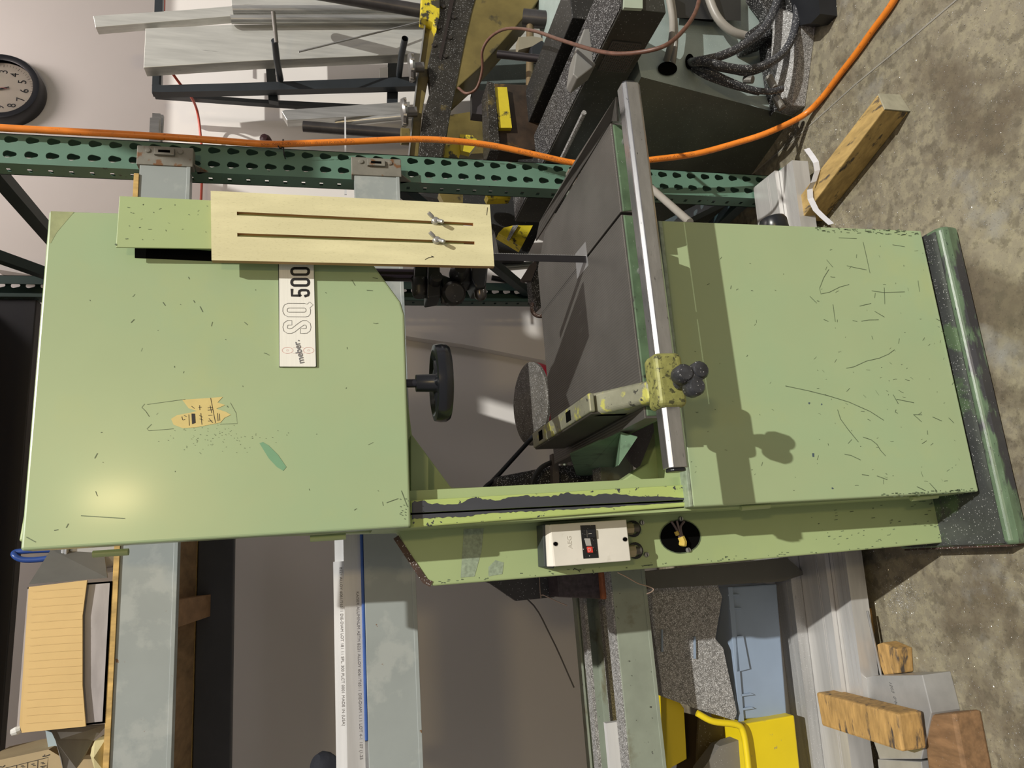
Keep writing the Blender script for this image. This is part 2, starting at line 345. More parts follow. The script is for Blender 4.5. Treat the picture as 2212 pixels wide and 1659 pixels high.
for x, y, w, h in ((228, 1188, 43, 6), (697, 1155, 38, 6)):
    a = P(x - 27, y + 4, Y=.05); b = P(x + 50, y - 1, Y=.05)
    m.cyl(a + V((-.004, 0, 0)), b + V((-.004, 0, 0)), .006, 14)
    h_ = obj('hinge', m, green, updoor, smooth=True); m = Mb()
# name plate
A = P(606, 792, Y=-.001); 
pl = Mb(); k = 6.145
def pp(x, y, lift=0.): q = P(560 + x / k, 540 + y / k, Y=-.0045 - lift); return q
def rr(x0, x1, y0, y1, rad, n=5):   # rounded rect in crop coordinates
    o = []
    for (cx, cy, a0) in ((x1 - rad, y0 + rad, -math.pi / 2), (x1 - rad, y1 - rad, 0), (x0 + rad, y1 - rad, math.pi / 2), (x0 + rad, y0 + rad, math.pi)):
        o += arc((cx, cy), rad, a0, a0 + math.pi / 2, n)
    return o
def sk(x, y):  # follows the slight skew of the plate's edges in the crop
    return (x, y)
pl.prism([P(560 + x / k, 540 + y / k, Y=-.0012) for x, y in [(252, 160), (722, 172), (760, 1552), (266, 1556)]], (0, .0012, 0), 1)
pl.prism([pp(x, y) for x, y in [(262, 168), (718, 180), (722, 186), (752, 1540), (744, 1548), (276, 1546), (270, 1540)]], (0, .003, 0), 0)
plate = obj('name_plate', pl, [platem, black], updoor, label='white name plate reading meber SQ 500')
m = Mb()
for y0 in (372, 228):
    c = rr(412 + 18, 674 - 18, y0 + 16, y0 + 116 - 16, 38); m.ribbon([pp(x, y) for x, y in c], 40 / k * .00078, closed=True)
five = [(434, 516), (434, 606), (544, 606), (528, 580), (524, 555), (534, 538), (560, 532), (615, 532), (645, 540), (655, 565), (655, 588), (640, 606), (597, 614)]
m.ribbon([pp(x, y) for x, y in five[:3]], 40 / k * .00078); m.ribbon([pp(x, y) for x, y in [(551, 615), (534, 597), (528, 570), (535, 545), (560, 534), (615, 534), (645, 542), (656, 570), (648, 600), (598, 616)]], 40 / k * .00078)
decal(plate, m, ink)
m = Mb(); S = [(545, 1078), (590, 1078), (625, 1076), (648, 1058), (655, 1025), (648, 988), (620, 968), (585, 967), (555, 985), (505, 1022), (455, 1062), (420, 1078), (380, 1078), (352, 1060), (343, 1025), (352, 985), (380, 967), (432, 967)]
Ls = []; Rs = []
for i, (x, y) in enumerate(S):
    a = S[max(i - 1, 0)]; b = S[min(i + 1, len(S) - 1)]; dx, dy = b[0] - a[0], b[1] - a[1]; l = math.hypot(dx, dy); ox, oy = -dy / l * 31, dx / l * 31
    Ls.append((x + ox, y + oy)); Rs.append((x - ox, y - oy))
m.ribbon([pp(x, y) for x, y in Ls + Rs[::-1]], 5.2 / k * .00078, closed=True)
q = [(635, 720), (668, 690), (715, 730), (672, 768), (680, 800), (676, 850), (650, 882), (610, 888), (380, 886), (335, 865), (312, 820), (313, 770), (335, 728), (380, 708), (600, 710)]
m.ribbon([pp(x, y) for x, y in q], 5.2 / k * .00078, closed=True)
m.ribbon([pp(x, y) for x, y in rr(370, 620, 772, 826, 24)], 5.2 / k * .00078, closed=True)
decal(plate, m, ink)
xd = pp(537, 1215) - pp(602, 1500); yd = pp(440, 1340) - pp(560, 1340)
yd = (yd - xd.normalized() * yd.dot(xd.normalized()))
join_into(plate, text('lettering', 'meber.', .0166, pp(597, 1500, .0006), xd, yd, inkgrey, None, bold=.0002))
m = Mb()
for cx, rad in ((375, 72), (654, 70)):
    m.ribbon([pp(cx + rad * math.cos(t * .2094), 1333 + 40 * math.sin(t * .2094)) for t in range(30)], 3.2 / k * .00078, closed=True)
    m.ribbon([pp(cx + 14 * math.cos(t * .4), 1333 + 10 * math.sin(t * .4)) for t in range(15)], 2 / k * .00078, closed=True)
m.ribbon([pp(445, 1298), (pp(590, 1296))], 1.5 / k * .00078); m.ribbon([pp(440, 1372), (pp(600, 1370))], 1.5 / k * .00078)
decal(plate, m, inkred)
# ---- frame plate and column
m = Mb()
fp = [(40, 1170), (860, 1150), (880, 1195), (925, 1258), (935, 1266), (1180, 1246), (1600, 1212), (2041, 1172), (2030, 600), (1480, 560), (1440, 900), (1400, 1000), (1330, 1047), (975, 1053), (890, 938), (860, 700), (800, 640), (150, 560)]
m.prism([P(a, b, Y=.152) for a, b in fp], (0, .05, 0))
frame = obj('frame_plate', m, green, SAW, bevel=.004, seg=3)
m = Mb()
for q in [[(855, 1160), (880, 1198), (918, 1255), (932, 1262)]]:
    m.ribbon([P(a, b, Y=.151) for a, b in q], .012, lift=.001)
for q in [(1275, 1305, 1140 + 97, 1140 + 101)]: pass
decal(frame, m, rust)
m = Mb()
for q in [[(1280, 1231), (1283, 1240)], [(1250, 1232), (1256, 1230)], [(1240, 1228), (1250, 1232), (1252, 1236)], [(1390, 1222), (1410, 1220)]]: m.ribbon([P(a, b, Y=.152) for a, b in q], .0025)
r = random.Random(9)
for _ in range(60):
    x = r.uniform(940, 2000); y = 1262 - (x - 925) * .0805 - r.uniform(0, 8); m.ribbon([P(x, y, Y=.152), P(x + r.uniform(1, 6), y, Y=.152)], r.uniform(.001, .0025))
for _ in range(50):
    x = r.uniform(1750, 2035); y = 1172 + (2041 - x) * .03 - r.uniform(2, 90); m.ribbon([P(x, y, Y=.152), P(x + r.uniform(1, 8), y - 1, Y=.152)], r.uniform(.0008, .002))
decal(frame, m, scratch)
m = Mb().poly([P(a, b, Y=.152) for a, b in [(1002, 1143), (1045, 1141), (1040, 1190), (1025, 1245), (995, 1248)]])
m.poly([P(a, b, Y=.152) for a, b in [(1070, 1210), (1088, 1215), (1085, 1240), (1055, 1245), (1055, 1225)]])
decal(frame, m, M('grey_worn_patch', (.27, .33, .24), .45, var=.25, scale=120))
# big cable hole with wires
hx = [P(1469 + 44 * math.cos(t / 28 * 6.283), 1159 + 36 * math.sin(t / 28 * 6.283), Y=.152) for t in range(28)]
m = Mb().poly(hx, lift=.0009); decal(frame, m, voidm)
m = Mb().ribbon(hx, .0022, closed=True, lift=.001); decal(frame, m, scratch)
m = Mb()
for q in [[(1450, 1126), (1462, 1145), (1470, 1168)], [(1462, 1125), (1468, 1148), (1474, 1168)], [(1478, 1126), (1470, 1140), (1476, 1165)]]: m.tube([P(a, b, Y=.147) for a, b in q], .0028, 8)
obj('wires', m, M('brown_wire', (.10, .07, .08), .4), frame, smooth=True)
m = Mb().tube([P(1471, 1160, Y=.146), P(1475, 1170, Y=.145), P(1474, 1180, Y=.146)], [.008, .009, .006], 8)
m.tube([P(1460, 1148, Y=.147), P(1464, 1156, Y=.147)], .005, 8)
obj('wire_tape', m, yellowtape, frame, label='yellow tape around the wire ends')
for x, y in ((1386, 1129), (1396, 1198), (1486, 1188), (1470, 1121)):
    c = P(x, y, Y=.152); m = Mb().lathe([(0, .005), (.0045, .005), (.006, .002), (.006, 0)], c, (0, -1, 0), 14); m.box(c.x - .004, c.x + .004, c.y - .0056, c.y - .0048, c.z - .0008, c.z + .0008, 1)
    obj('screw', m, [zinc, ink], frame)
m = Mb(); zt = P(890, 1140, Y=.03).z + .02; zb = P(1500, 1095, Y=.03).z - .35
def colp(x, y): return P(x, y, Y=.022)
# two front flanges of the column, a dark slot between them
e0 = colp(886, 1140); e1 = colp(1497, 1093); s0 = colp(886, 1112); s1 = colp(1497, 1082.5); t0 = colp(886, 1108); t1 = colp(1497, 1078.5); r0 = colp(886, 1081); r1 = colp(1497, 1046)
m.prism([e0, s0, s1, e1], (0, .022, 0)); m.prism([t0, r0, r1, t1], (0, .022, 0))
colo = obj('column', m, green_chip, SAW, bevel=.003)
m = Mb().box(0.004, .07, .046, .15, .1, 1.40); m.prism([V((-.001, .03, .09)), V((-.001, .03, 1.42)), V((-.001, .155, 1.42)), V((-.001, .155, .09))], (.006, 0, 0))
obj('column_core', m, green, colo)
m = Mb()   # bare steel bands either side of the slot, ragged edges
r = random.Random(2); up_ = []; dn_ = []
for i in range(111):
    x = 890 + i * 5.45; sl = 1112 - (x - 890) * .0486
    f_ = 1 if x < 1270 else max(0, 1 - (x - 1270) / 220)
    up_.append((x, sl - 6 - (20 * f_ + 1) - 3.2 * math.sin(i * .33) * f_ + r.uniform(-2.4, 2.4) * f_ + (6 if 5 < i < 22 else 0) * f_)); dn_.append((x, sl + 1 + 8 * f_ + r.uniform(-1.5, 1.5) * f_ - (4 if i > 24 else 0) * f_))
vs = [P(x, y, Y=.0212) for x, y in up_] + [P(x, 1108 - (x - 890) * .0486, Y=.0212) for x, y in up_]; n = len(up_)
m.add(vs, [[i, i + 1, n + i + 1, n + i] for i in range(n - 1)])
vs = [P(x, y, Y=.0212) for x, y in dn_] + [P(x, 1112 - (x - 890) * .0486, Y=.0212) for x, y in dn_]
m.add(vs, [[i, i + 1, n + i + 1, n + i] for i in range(n - 1)])
decal(colo, m, baresteel)
m = Mb().prism([colp(880, 1112), colp(880, 1108), colp(1500, 1078), colp(1500, 1082)], (0, .004, 0)); m.v = [(a, b + .012, c) for a, b, c in m.v]
obj('slot', m, voidm, colo)
# gusset bits behind
m = Mb().prism([P(888, 940, Y=.11), P(925, 990, Y=.11), P(925, 1080, Y=.11), P(888, 1080, Y=.11)], (0, .04, 0)); obj('gusset', m, green, frame)
# ---- lower door
m = Mb(); ld = [P(1497, 1095, Y=0), P(1429, 476, Y=0), P(1990, 498, Y=0), P(2115, 1062, Y=0)]
m.prism(ld, (0, .03, 0)); lodoor = obj('lower_door', m, green_door, SAW, bevel=.004, seg=3)
m = Mb(); m.prism([P(1490, 1095, Y=-.0005), P(1422, 476, Y=-.0005), P(1431, 477, Y=-.0005), P(1498, 1094, Y=-.0005)], (0, .03, 0)); obj('door_rim', m, M('worn_green_rim', (.30, .36, .26), .35, .1, var=.25, scale=60), lodoor, bevel=.002)
m = Mb().prism([p + V((0.008 if i in (0, 3) else -.008, .031, .0)) for i, p in enumerate(ld)], (0, .12, 0)); obj('lower_cabinet', m, green, SAW)
m = Mb(); strokes(m, 120, 1760, 2070, 520, 1050, 0, seed=11, lmax=14); strokes(m, 30, 1460, 1720, 500, 1060, 0, seed=12, lmax=8)
T8 = (1659, 415); T12 = (1659, 830)
for q in [[(820, 430), (850, 560), (880, 700)], [(525, 668), (480, 740), (445, 830), (455, 880), (530, 865), (620, 820), (700, 798)], [(675, 1522), (740, 1510), (850, 1460), (960, 1435), (1040, 1400), (1092, 1362)], [(680, 636), (760, 655), (850, 672)], [(895, 853), (1000, 868), (1180, 862)], [(1003, 825), (1008, 968)], [(505, 585), (560, 650)], [(360, 900), (420, 960)], [(730, 1110), (770, 1118)], [(805, 1116), (870, 1105), (955, 1103)], [(790, 985), (890, 962)], [(1295, 765), (1308, 860)], [(560, 970), (580, 1120)], [(1075, 455), (1180, 472)], [(610, 395), (765, 402)], [(1450, 1095), (1490, 1115)], [(920, 1030), (1005, 1080)], [(480, 1100), (520, 1118)]]: dec(m, tile(*T8, q), 1.6, 0)
for q in [[(150, 15), (340, 55), (520, 100), (700, 155), (880, 235), (1000, 312)], [(820, 457), (890, 480), (940, 520), (970, 570), (1015, 620)], [(600, 220), (625, 300), (690, 390), (780, 500)], [(660, 605), (715, 615), (800, 655)], [(1255, 262), (1290, 292), (1325, 325)], [(1255, 262), (1330, 264)], [(1080, 90), (1125, 170)], [(1110, 130), (1260, 160)], [(1420, 282), (1500, 318)], [(1285, 885), (1360, 920)], [(1395, 855), (1455, 920)], [(810, 780), (870, 790)], [(940, 792), (1030, 825)], [(1560, 290), (1605, 335)], [(1105, 220), (1098, 240), (1120, 252)], [(1375, 400), (1378, 435)]]: dec(m, tile(*T12, q), 1.9, 0)
r = random.Random(21)
for _ in range(60): x = r.uniform(1760, 1985); y = 489 + (x - 1760) * .045 + r.uniform(0, 9) ** 1.1; dec(m, [(x, y), (x + r.uniform(1, 9), y + r.uniform(-1, 2))], r.uniform(1.5, 3.5), 0)
for _ in range(60): x = r.uniform(1900, 2108); y = 1075 - (x - 1900) * .055 - r.uniform(0, 9); dec(m, [(x, y), (x + r.uniform(1, 7), y)], r.uniform(2, 4), 0)
decal(lodoor, m, scratch)
m = Mb()
for q in ([(350, 155), (365, 160), (355, 175), (347, 168)], [(380, 597), (398, 597), (398, 628), (383, 628)], [(550, 890), (568, 898), (560, 908), (548, 903)], [(460, 165), (470, 172), (462, 182), (456, 175)]): m.poly([P(a, b, Y=0) for a, b in tile(*T12, q)])
decal(lodoor, m, M('blue_grey_chip', (.06, .09, .12), .5))
for x0, y0, x1, y1 in ((1600, 1097, 1662, 1092), (1968, 1077, 2024, 1071)):
    a = P(x0, y0, Y=.03); b = P(x1, y1, Y=.03); m = Mb().cyl(a, b, .006, 14); obj('hinge', m, green, lodoor, smooth=True)
# ---- base
bf = P(2068, 497, Z=0); ztop = .058
yb = -.035; xl = -.108; xr = .628
pts = [(yb + .012, 0), (yb, .012), (yb - .004, .04), (yb + .002, .056), (yb + .02, .062), (.30, .062), (.30, 0)]
m = Mb().prism([V((xl - .012, y, z)) for y, z in pts], (xr - xl + .018, 0, 0)); 
for i in range(len(m.m)): m.m[i] = 0
base = obj('base', m, [green_lip], SAW, bevel=.009, seg=4)
m = Mb().prism([V((xl - .008, y, .0625)) for y in (yb + .012, .28)] + [V((xr - .004, y, .0625)) for y in (.28, yb + .012)], (0, 0, .0015)); obj('base_top', m, base_top, base, label='worn dark steel top of the base')
m = Mb().box(xl - .016, xl - .0115, -.02, .29, .004, .055); obj('base_end', m, rust, base, label='rust brown left end of the base')
# ---- table: level, square, z = .91
TZ = .91
FR = P(1320, 262, Z=TZ); FL = P(1391, 905, Z=TZ); yf = (FR.y + FL.y) / 2; XR = FR.x; XL = FL.x; YB = P(1175, 740, Z=TZ).y
sx = P(1340, 462, Z=TZ).x; bl = P(1266, 555, Z=TZ)
m = Mb()
m.prism([V((XL, yf, TZ)), V((sx - .0028, yf, TZ)), V((sx - .0028, bl.y, TZ)), V((sx - .0028, YB, TZ)), V((XL, YB, TZ))], (0, 0, -.035))
m.prism([V((sx + .0028, yf, TZ)), V((XR, yf, TZ)), V((XR, YB - .1, TZ)), V((XR - .07, YB, TZ)), V((sx + .0028, YB, TZ))], (0, 0, -.035))
m.box(sx - .003, sx + .003, bl.y + .02, YB, TZ - .03, TZ - .0002)
table = obj('table', m, castiron, SAW, bevel=.0015)
m = Mb()
for q in ([(XL + .004, TZ - .058), (sx - .026, TZ - .058), (sx - .018, TZ - .03), (sx - .006, TZ - .026), (sx - .003, TZ - .004), (XL + .004, TZ - .004)], [(sx + .026, TZ - .058), (XR - .004, TZ - .058), (XR - .004, TZ - .004), (sx + .003, TZ - .004), (sx + .006, TZ - .026), (sx + .018, TZ - .03)]):
    m.prism([V((a_, yf - .002, b_)) for a_, b_ in q], (0, .03, 0))
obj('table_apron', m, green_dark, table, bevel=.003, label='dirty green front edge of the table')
m = Mb(); ins = [P(a, b, Z=TZ) for a, b in [(1265, 522), (1243, 549), (1247, 603), (1271, 574)]]; m.prism(ins, (0, 0, .0006)); obj('table_insert', m, insertm, table)
# right rear wing plate
m = Mb().prism([P(1330, 209, Z=TZ + .02), P(1333, 262, Z=TZ + .0), P(1320, 262, Z=TZ), P(1157, 520, Z=TZ), P(1165, 480, Z=TZ + .01), P(1240, 350, Z=TZ + .015)], (0, 0, -.004)); obj('wing_plate', m, castiron, table, label='thin steel plate along the right table edge')
m = Mb().hexa([(XL + .02, yf + .05, TZ - .09), (sx - .03, yf + .05, TZ - .09), (sx - .03, YB - .05, TZ - .09), (XL + .02, YB - .05, TZ - .09), (XL + .0, yf + .02, TZ - .035), (sx - .02, yf + .02, TZ - .035), (sx - .02, YB - .01, TZ - .035), (XL, YB - .01, TZ - .035)])
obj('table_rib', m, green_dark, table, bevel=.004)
m = Mb().hexa([P(1345, 985, Y=.06), P(1395, 945, Y=.06), P(1395, 920, Y=.25), P(1330, 1009, Y=.25), P(1340, 935, Y=.06), P(1388, 918, Y=.06), P(1300, 930, Y=.35), P(1245, 1036, Y=.35)])
gX = XL - .0
m = Mb(); a = P(1340, 933, X=gX); b = P(1378, 944, Y=a.y - .012); d = P(1325, 1011, X=gX - .012); e = P(1248, 1037, X=gX - .012); f_ = P(1231, 982, X=gX); c_ = P(1336, 1006, Y=a.y - .012)
m.prism([a, d, e, f_], (.004, .0, 0)); m.prism([a, b, c_, d], (.002, .003, 0)); obj('trunnion_guard', m, green_brk, table, bevel=.002, label='green folded sheet guard under the table')
# ---- fence rail
RY = -.16
def rp(x, y): return P(x, y, Y=RY)
a = rp(1372, 190); b = rp(1468, 1012); zr = (a.z + b.z) / 2; xr0 = b.x; xr1 = a.x; hh = (P(1348, 190, Y=RY).z - P(1376, 186, Y=RY).z) / 2
m = Mb(); n = 8; R0 = .021
oct_ = [(R0 * math.cos(math.radians(22.5 + 45 * i)), R0 * math.sin(math.radians(22.5 + 45 * i))) for i in range(8)]
zc = (P(1362, 190, Y=RY).z + P(1457, 1010, Y=RY).z) / 2
m.prism([V((xr0, RY + y, zc + z)) for y, z in [(-.019, -.012), (-.019, .014), (-.012, .021), (.012, .021), (.019, .014), (.019, -.012), (.012, -.019), (-.012, -.019)]], (xr1 - xr0, 0, 0))
rail = obj('fence_rail', m, chrome, SAW, bevel=.0015)
m = Mb()
for x in (xr0, xr1 - .0001): s_ = -1 if x == xr0 else 1; m = Mb().prism([V((x, RY + y * .8, zc + z * .8 + .001)) for y, z in [(-.019, -.012), (-.019, .014), (-.012, .021), (.012, .021), (.019, .014), (.019, -.012), (.012, -.019), (-.012, -.019)]], (s_ * .006, 0, 0)); obj('rail_end_cap', m, blackpl, rail, bevel=.002)
m = Mb()
for X in (.47, .76): m = Mb().cyl((X, RY, zc), (X, yf, zc - .002), .008, 12); obj('rail_bracket', m, zinc, rail)
# ---- rip fence
fx = P(1440, 830, Y=RY).x
FEN = bpy.data.objects.new('rip_fence', None); COL.objects.link(FEN); FEN.location = (fx, RY, zc); FEN.parent = SAW; FEN.matrix_parent_inverse = Matrix.Translation(-SAW.location)
FEN['label'] = 'worn yellow and grey cast rip fence clamped on the rail'
def fpart(name, mb, mat, **kw):
    o = obj(name, mb, mat, None, **kw); o.parent = FEN; o.matrix_parent_inverse = Matrix.Translation(-V((fx, RY, zc))); return o
m = Mb().box(fx - .048, fx + .055, RY - .027, RY + .027, zc - .028, zc + .03); fpart('clamp_block', m, fenceyel, bevel=.012, seg=4)
m = Mb()
m.hexa([(fx - .03, RY + .01, zc - .01), (fx + .012, RY + .01, zc - .01), (fx + .016, yf + .09, TZ + .002), (fx - .03, yf + .09, TZ + .002), (fx - .03, RY + .01, zc + .028), (fx + .012, RY + .01, zc + .028), (fx + .016, yf + .09, TZ + .088), (fx - .03, yf + .09, TZ + .088)])
fpart('fence_arm', m, fencecast, bevel=.008, seg=4)
yE = P(1140, 932, Z=TZ + .1).y
e1 = P(1268, 830, Z=TZ + .09); e2 = P(1140, 930, Z=TZ + .09)
xa = fx - .006; hF = .085
m = Mb()
# slotted head bar running back over the table, tall face below it
yA = yf + .06; yZ = yE
m.prism([V((xa + .016, yA, TZ + .004)), V((xa + .016, yA + .02, TZ + hF)), V((xa + .016, yZ, TZ + hF)), V((xa + .016, yZ, TZ + .004))], (.006, 0, 0), 0)
m.box(xa - .02, xa + .018, yA - .005, yZ, TZ + hF - .008, TZ + hF + .004, 1)
m.box(xa - .024, xa - .018, yA, yZ, TZ + .004, TZ + hF, 0)
m.box(xa - .02, xa + .018, yZ - .01, yZ, TZ + .004, TZ + hF, 0)
fpart('fence_body', m, [fenceface, fencecast], bevel=.003)
m = Mb()
for t in (.3, .82):
    y = yA + (yZ - yA) * t; m = Mb().box(xa - .012, xa + .010, y - .016, y + .016, TZ + hF + .0035, TZ + hF + .005); fpart('fence_slot', m, voidm)
m = Mb(); kx = fx - .005; kz = zc - .012; ky = RY - .028
m.cyl((kx, ky, kz), (kx, ky - .022, kz - .004), .013, 16)
for t in range(3):
    a = 1.2 + t * 2.094; c = V((kx + .018 * math.cos(a), ky - .036, kz - .006 + .018 * math.sin(a)))
    m.lathe([(0, -.02), (.013, -.018), (.017, -.008), (.017, .012), (.013, .018), (0, .019)], c, (0, -1, 0), 14)
m.lathe([(0, -.02), (.017, -.018), (.017, .014), (0, .016)], (kx, ky - .036, kz - .006), (0, -1, 0), 14)
fpart('clamp_knob', m, M('dusty_knob', (.03, .031, .036), .45, var=.5, scale=60, sparkle=.015), smooth=True)
# ---- blade, guide post, guides
byy = bl.y; m = Mb()
zb_ = TZ - .05; zt_ = P(1060, 550, Y=byy).z + .1
bw0 = P(1150, 565, Y=byy + .0).x; bx_ = (P(1150, 550, Y=byy).x + P(1150, 563, Y=byy).x) / 2
w2 = abs(P(1150, 548, Y=byy).x - P(1150, 564, Y=byy).x) / 2
m.box(bx_ - w2, bx_ + w2 - .002, byy - .0008, byy + .0008, zb_, zt_)
z = zb_
while z < zt_:
    m.prism([V((bx_ + w2 - .002, byy - .0008, z)), V((bx_ + w2 + .0005, byy - .0008, z + .0005)), V((bx_ + w2 - .002, byy - .0008, z + .004))], (0, .0016, 0), 1); z += .0042
obj('saw_blade', m, [bladem, zinc], SAW)
gy = .09
def gp(x, y, Y=gy): return P(x, y, Y=Y)
m = Mb(); a = gp(760, 594); b = gp(900, 595); m.cyl((b.x, gy, a.z + .25), (b.x, gy, b.z - .02), abs(gp(850, 580).x - gp(850, 606).x) / 2, 24)
obj('guide_post', m, M('polished_dark_post', (.06, .045, .055), .2, .8), SAW, smooth=True)
m = Mb()
m.slab([(896, 565), (925, 567), (925, 616), (897, 614), (893, 600)], gy - .02, .05)
m.slab([(924, 560), (950, 563), (953, 640), (922, 645)], gy - .03, .06)
m.slab([(950, 590), (975, 600), (1000, 560), (1020, 560), (1018, 612), (1000, 612), (990, 640), (975, 646), (960, 640)], gy - .02, .05)
m.slab([(1018, 570), (1055, 572), (1050, 620), (1028, 622), (1018, 600)], gy - .035, .07)
obj('blade_guide', m, black, SAW, bevel=.004, seg=3)
bg = [o for o in COL.objects if o.name == 'blade_guide'][0]
m = Mb()
m.lathe([(0, .02), (.014, .02), (.017, .014), (.017, -.02), (0, -.02)], gp(907, 622, gy - .01), (-1, 0, 0), 20)
m.lathe([(0, .03), (.012, .03), (.019, .02), (.019, -.01), (0, -.01)], gp(990, 590, gy - .03), (0, -1, 0), 20)
m.lathe([(0, .035), (.02, .033), (.026, .02), (.026, -.005), (0, -.01)], gp(977, 635, gy - .01), (-.3, -1, 0), 20)
m.lathe([(0, .01), (.006, .01), (.007, -.01), (0, -.01)], gp(958, 646, gy - .02), (-1, 0, 0), 10)
m.lathe([(0, .02), (.012, .02), (.012, -.02), (0, -.02)], gp(941, 605, gy - .04), (0, -1, 0), 16)
obj('guide_roller', m, M('dusty_black_cast', (.018, .017, .018), .45, .2, sparkle=.01), bg, smooth=True)
m = Mb().lathe([(0, .022), (.008, .021), (.013, .015), (.014, .0), (.011, -.004), (.014, -.01), (.014, -.03), (0, -.03)], gp(1037, 628, gy - .01), (-1, -.1, 0), 24); obj('guide_knob', m, M('steel_knob', (.10, .09, .085), .3, .8), bg, smooth=True)
# ---- wooden blade guard on green backing panel
WY = -.045
m = Mb()
c4 = [P(455, 412, Y=WY), P(1058, 442, Y=WY), P(1068, 575, Y=WY), P(457, 562, Y=WY)]
def bil(s, t):  # s along 0..1 (top->bottom), t across 0..1 (right->left)
    return (c4[0] * (1 - s) + c4[1] * s) * (1 - t) + (c4[3] * (1 - s) + c4[2] * s) * t
def inv(x, y): # pixel -> s,t
    q = P(x, y, Y=WY); best = None
    s = (c4[0].z - q.z) / (c4[0].z - c4[1].z); r_ = c4[0] * (1 - s) + c4[1] * s; l_ = c4[3] * (1 - s) + c4[2] * s
    return s, (r_.x - q.x) / (r_.x - l_.x)
sl1 = [inv(510, 461), inv(1022, 485)]; sl2 = [inv(507, 507), inv(1026, 525)]; hw = .0036
Wd = abs(c4[0].x - c4[3].x); hwT = hw / Wd
S0 = min(sl1[0][0], sl2[0][0]); S1 = sl1[1][0]
def bar(s0, s1, ta0, tb0, ta1, tb1):
    q = [bil(s0, ta0), bil(s1, ta1), bil(s1, tb1), bil(s0, tb0)]; m.prism(q, (0, .012, 0), 0, 1)
Sa = sl1[0][0]; Sb = sl1[1][0]
bar(0, Sa, 0, 1, 0, 1); bar(Sb, 1, 0, 1, 0, 1)
bar(Sa, Sb, 0, sl1[0][1] - hwT, 0, sl1[1][1] - hwT)
bar(Sa, Sb, sl1[0][1] + hwT, sl2[0][1] - hwT, sl1[1][1] + hwT, sl2[1][1] - hwT)
bar(Sa, Sb, sl2[0][1] + hwT, 1, sl2[1][1] + hwT, 1)
guard = obj('plywood_guard', m, [ply, ply_edge], SAW, label='pale plywood board with two long slots')
m = Mb(); m.ribbon([P(a, b, Y=WY) for a, b in [(918, 561), (925, 557), (937, 555), (933, 553)]], .001); m.ribbon([P(937, 556, Y=WY), P(931, 553, Y=WY)], .001); m.ribbon([P(1053, 448, Y=WY), P(1051, 465, Y=WY)], .001)
decal(guard, m, ink)
for x, y in ((940, 478), (943, 520)):
    c = P(x, y, Y=WY); m = Mb().lathe([(0, .012), (.004, .0115), (.0045, .008), (.0065, .007), (.0085, .001), (.0085, 0)], c, (0, -1, 0), 16)
    for s_, an in ((1, 1.9), (-1, 1.9 + 2.5)):
        d = V((math.cos(an + .3), 0, math.sin(an + .3))) if False else V((.35 * s_ + .1, 0, -.4 * s_ + .25))
        p0 = c + V((0, -.006, 0)); d = V((.6, -.35, .75)) if s_ > 0 else V((-.45, -.55, -.65)); m.tube([p0, p0 + d * .009, p0 + d * .02], [.003, .0042, .0035], 8)
    obj('wing_nut', m, zinc, guard, smooth=True)
m = Mb(); m.prism([P(258, 423, Y=-.036), P(1000, 458, Y=-.036), P(1003, 545, Y=-.036), P(250, 534, Y=-.036)], (0, .004, 0))
backp = obj('guard_panel', m, green, SAW, bevel=.001, label='green sheet metal panel behind the plywood')
m = Mb().ribbon([P(252, 530, Y=-.036), P(249, 527, Y=-.036)], .003); strokes(m, 22, 265, 450, 440, 520, 0, Y=-.036, seed=8, lmax=9); decal(backp, m, scratch)
m = Mb().prism([P(291, 530, Y=-.0008), P(500, 545, Y=-.0008), P(502, 566, Y=-.0008), P(291, 557, Y=-.0008)], (0, .0008, 0)); obj('slot_opening', m, voidm, updoor)
m = Mb().box(.53, .60, -.032, .03, 1.44, 1.56); obj('panel_spacer', m, black, backp)
# ---- hand wheel
hc = P(953, 827, Y=0.02); m = Mb(); n = 40; R = abs(P(950, 745, Y=.02).x - P(950, 910, Y=.02).x) / 2
prof = [(R - .022, .008), (R - .012, .016), (R - .002, .014), (R, .004), (R, -.008), (R - .004, -.014), (R - .016, -.013), (R - .022, -.004), (R - .022, .008)]
m.lathe(prof, hc, (0, 0, 1), n)
obj_w = obj('hand_wheel', m, M('gloss_black_wheel', (.008, .009, .012), .22, coat=.3), SAW, smooth=True)
m = Mb().lathe([(0, .05), (.017, .05), (.018, .012), (.024, .004), (.02, -.012), (0, -.012)], hc, (0, 0, 1), 24)
for t in range(3):
    a = .5 + t * 2.094; d = V((math.cos(a), math.sin(a), 0)); m.tube([hc + d * .012 + V((0, 0, .005)), hc + d * (R * .5), hc + d * (R - .012)], [.012, .011, .008], 10)
obj('hub', m, blackpl, obj_w, smooth=True)
m = Mb().cyl(hc + V((0, 0, .03)), hc + V((0, 0, .2)), .0085, 16); obj('spindle', m, M('dusty_spindle', (.04, .04, .05), .35, .6, sparkle=.01), obj_w, smooth=True)
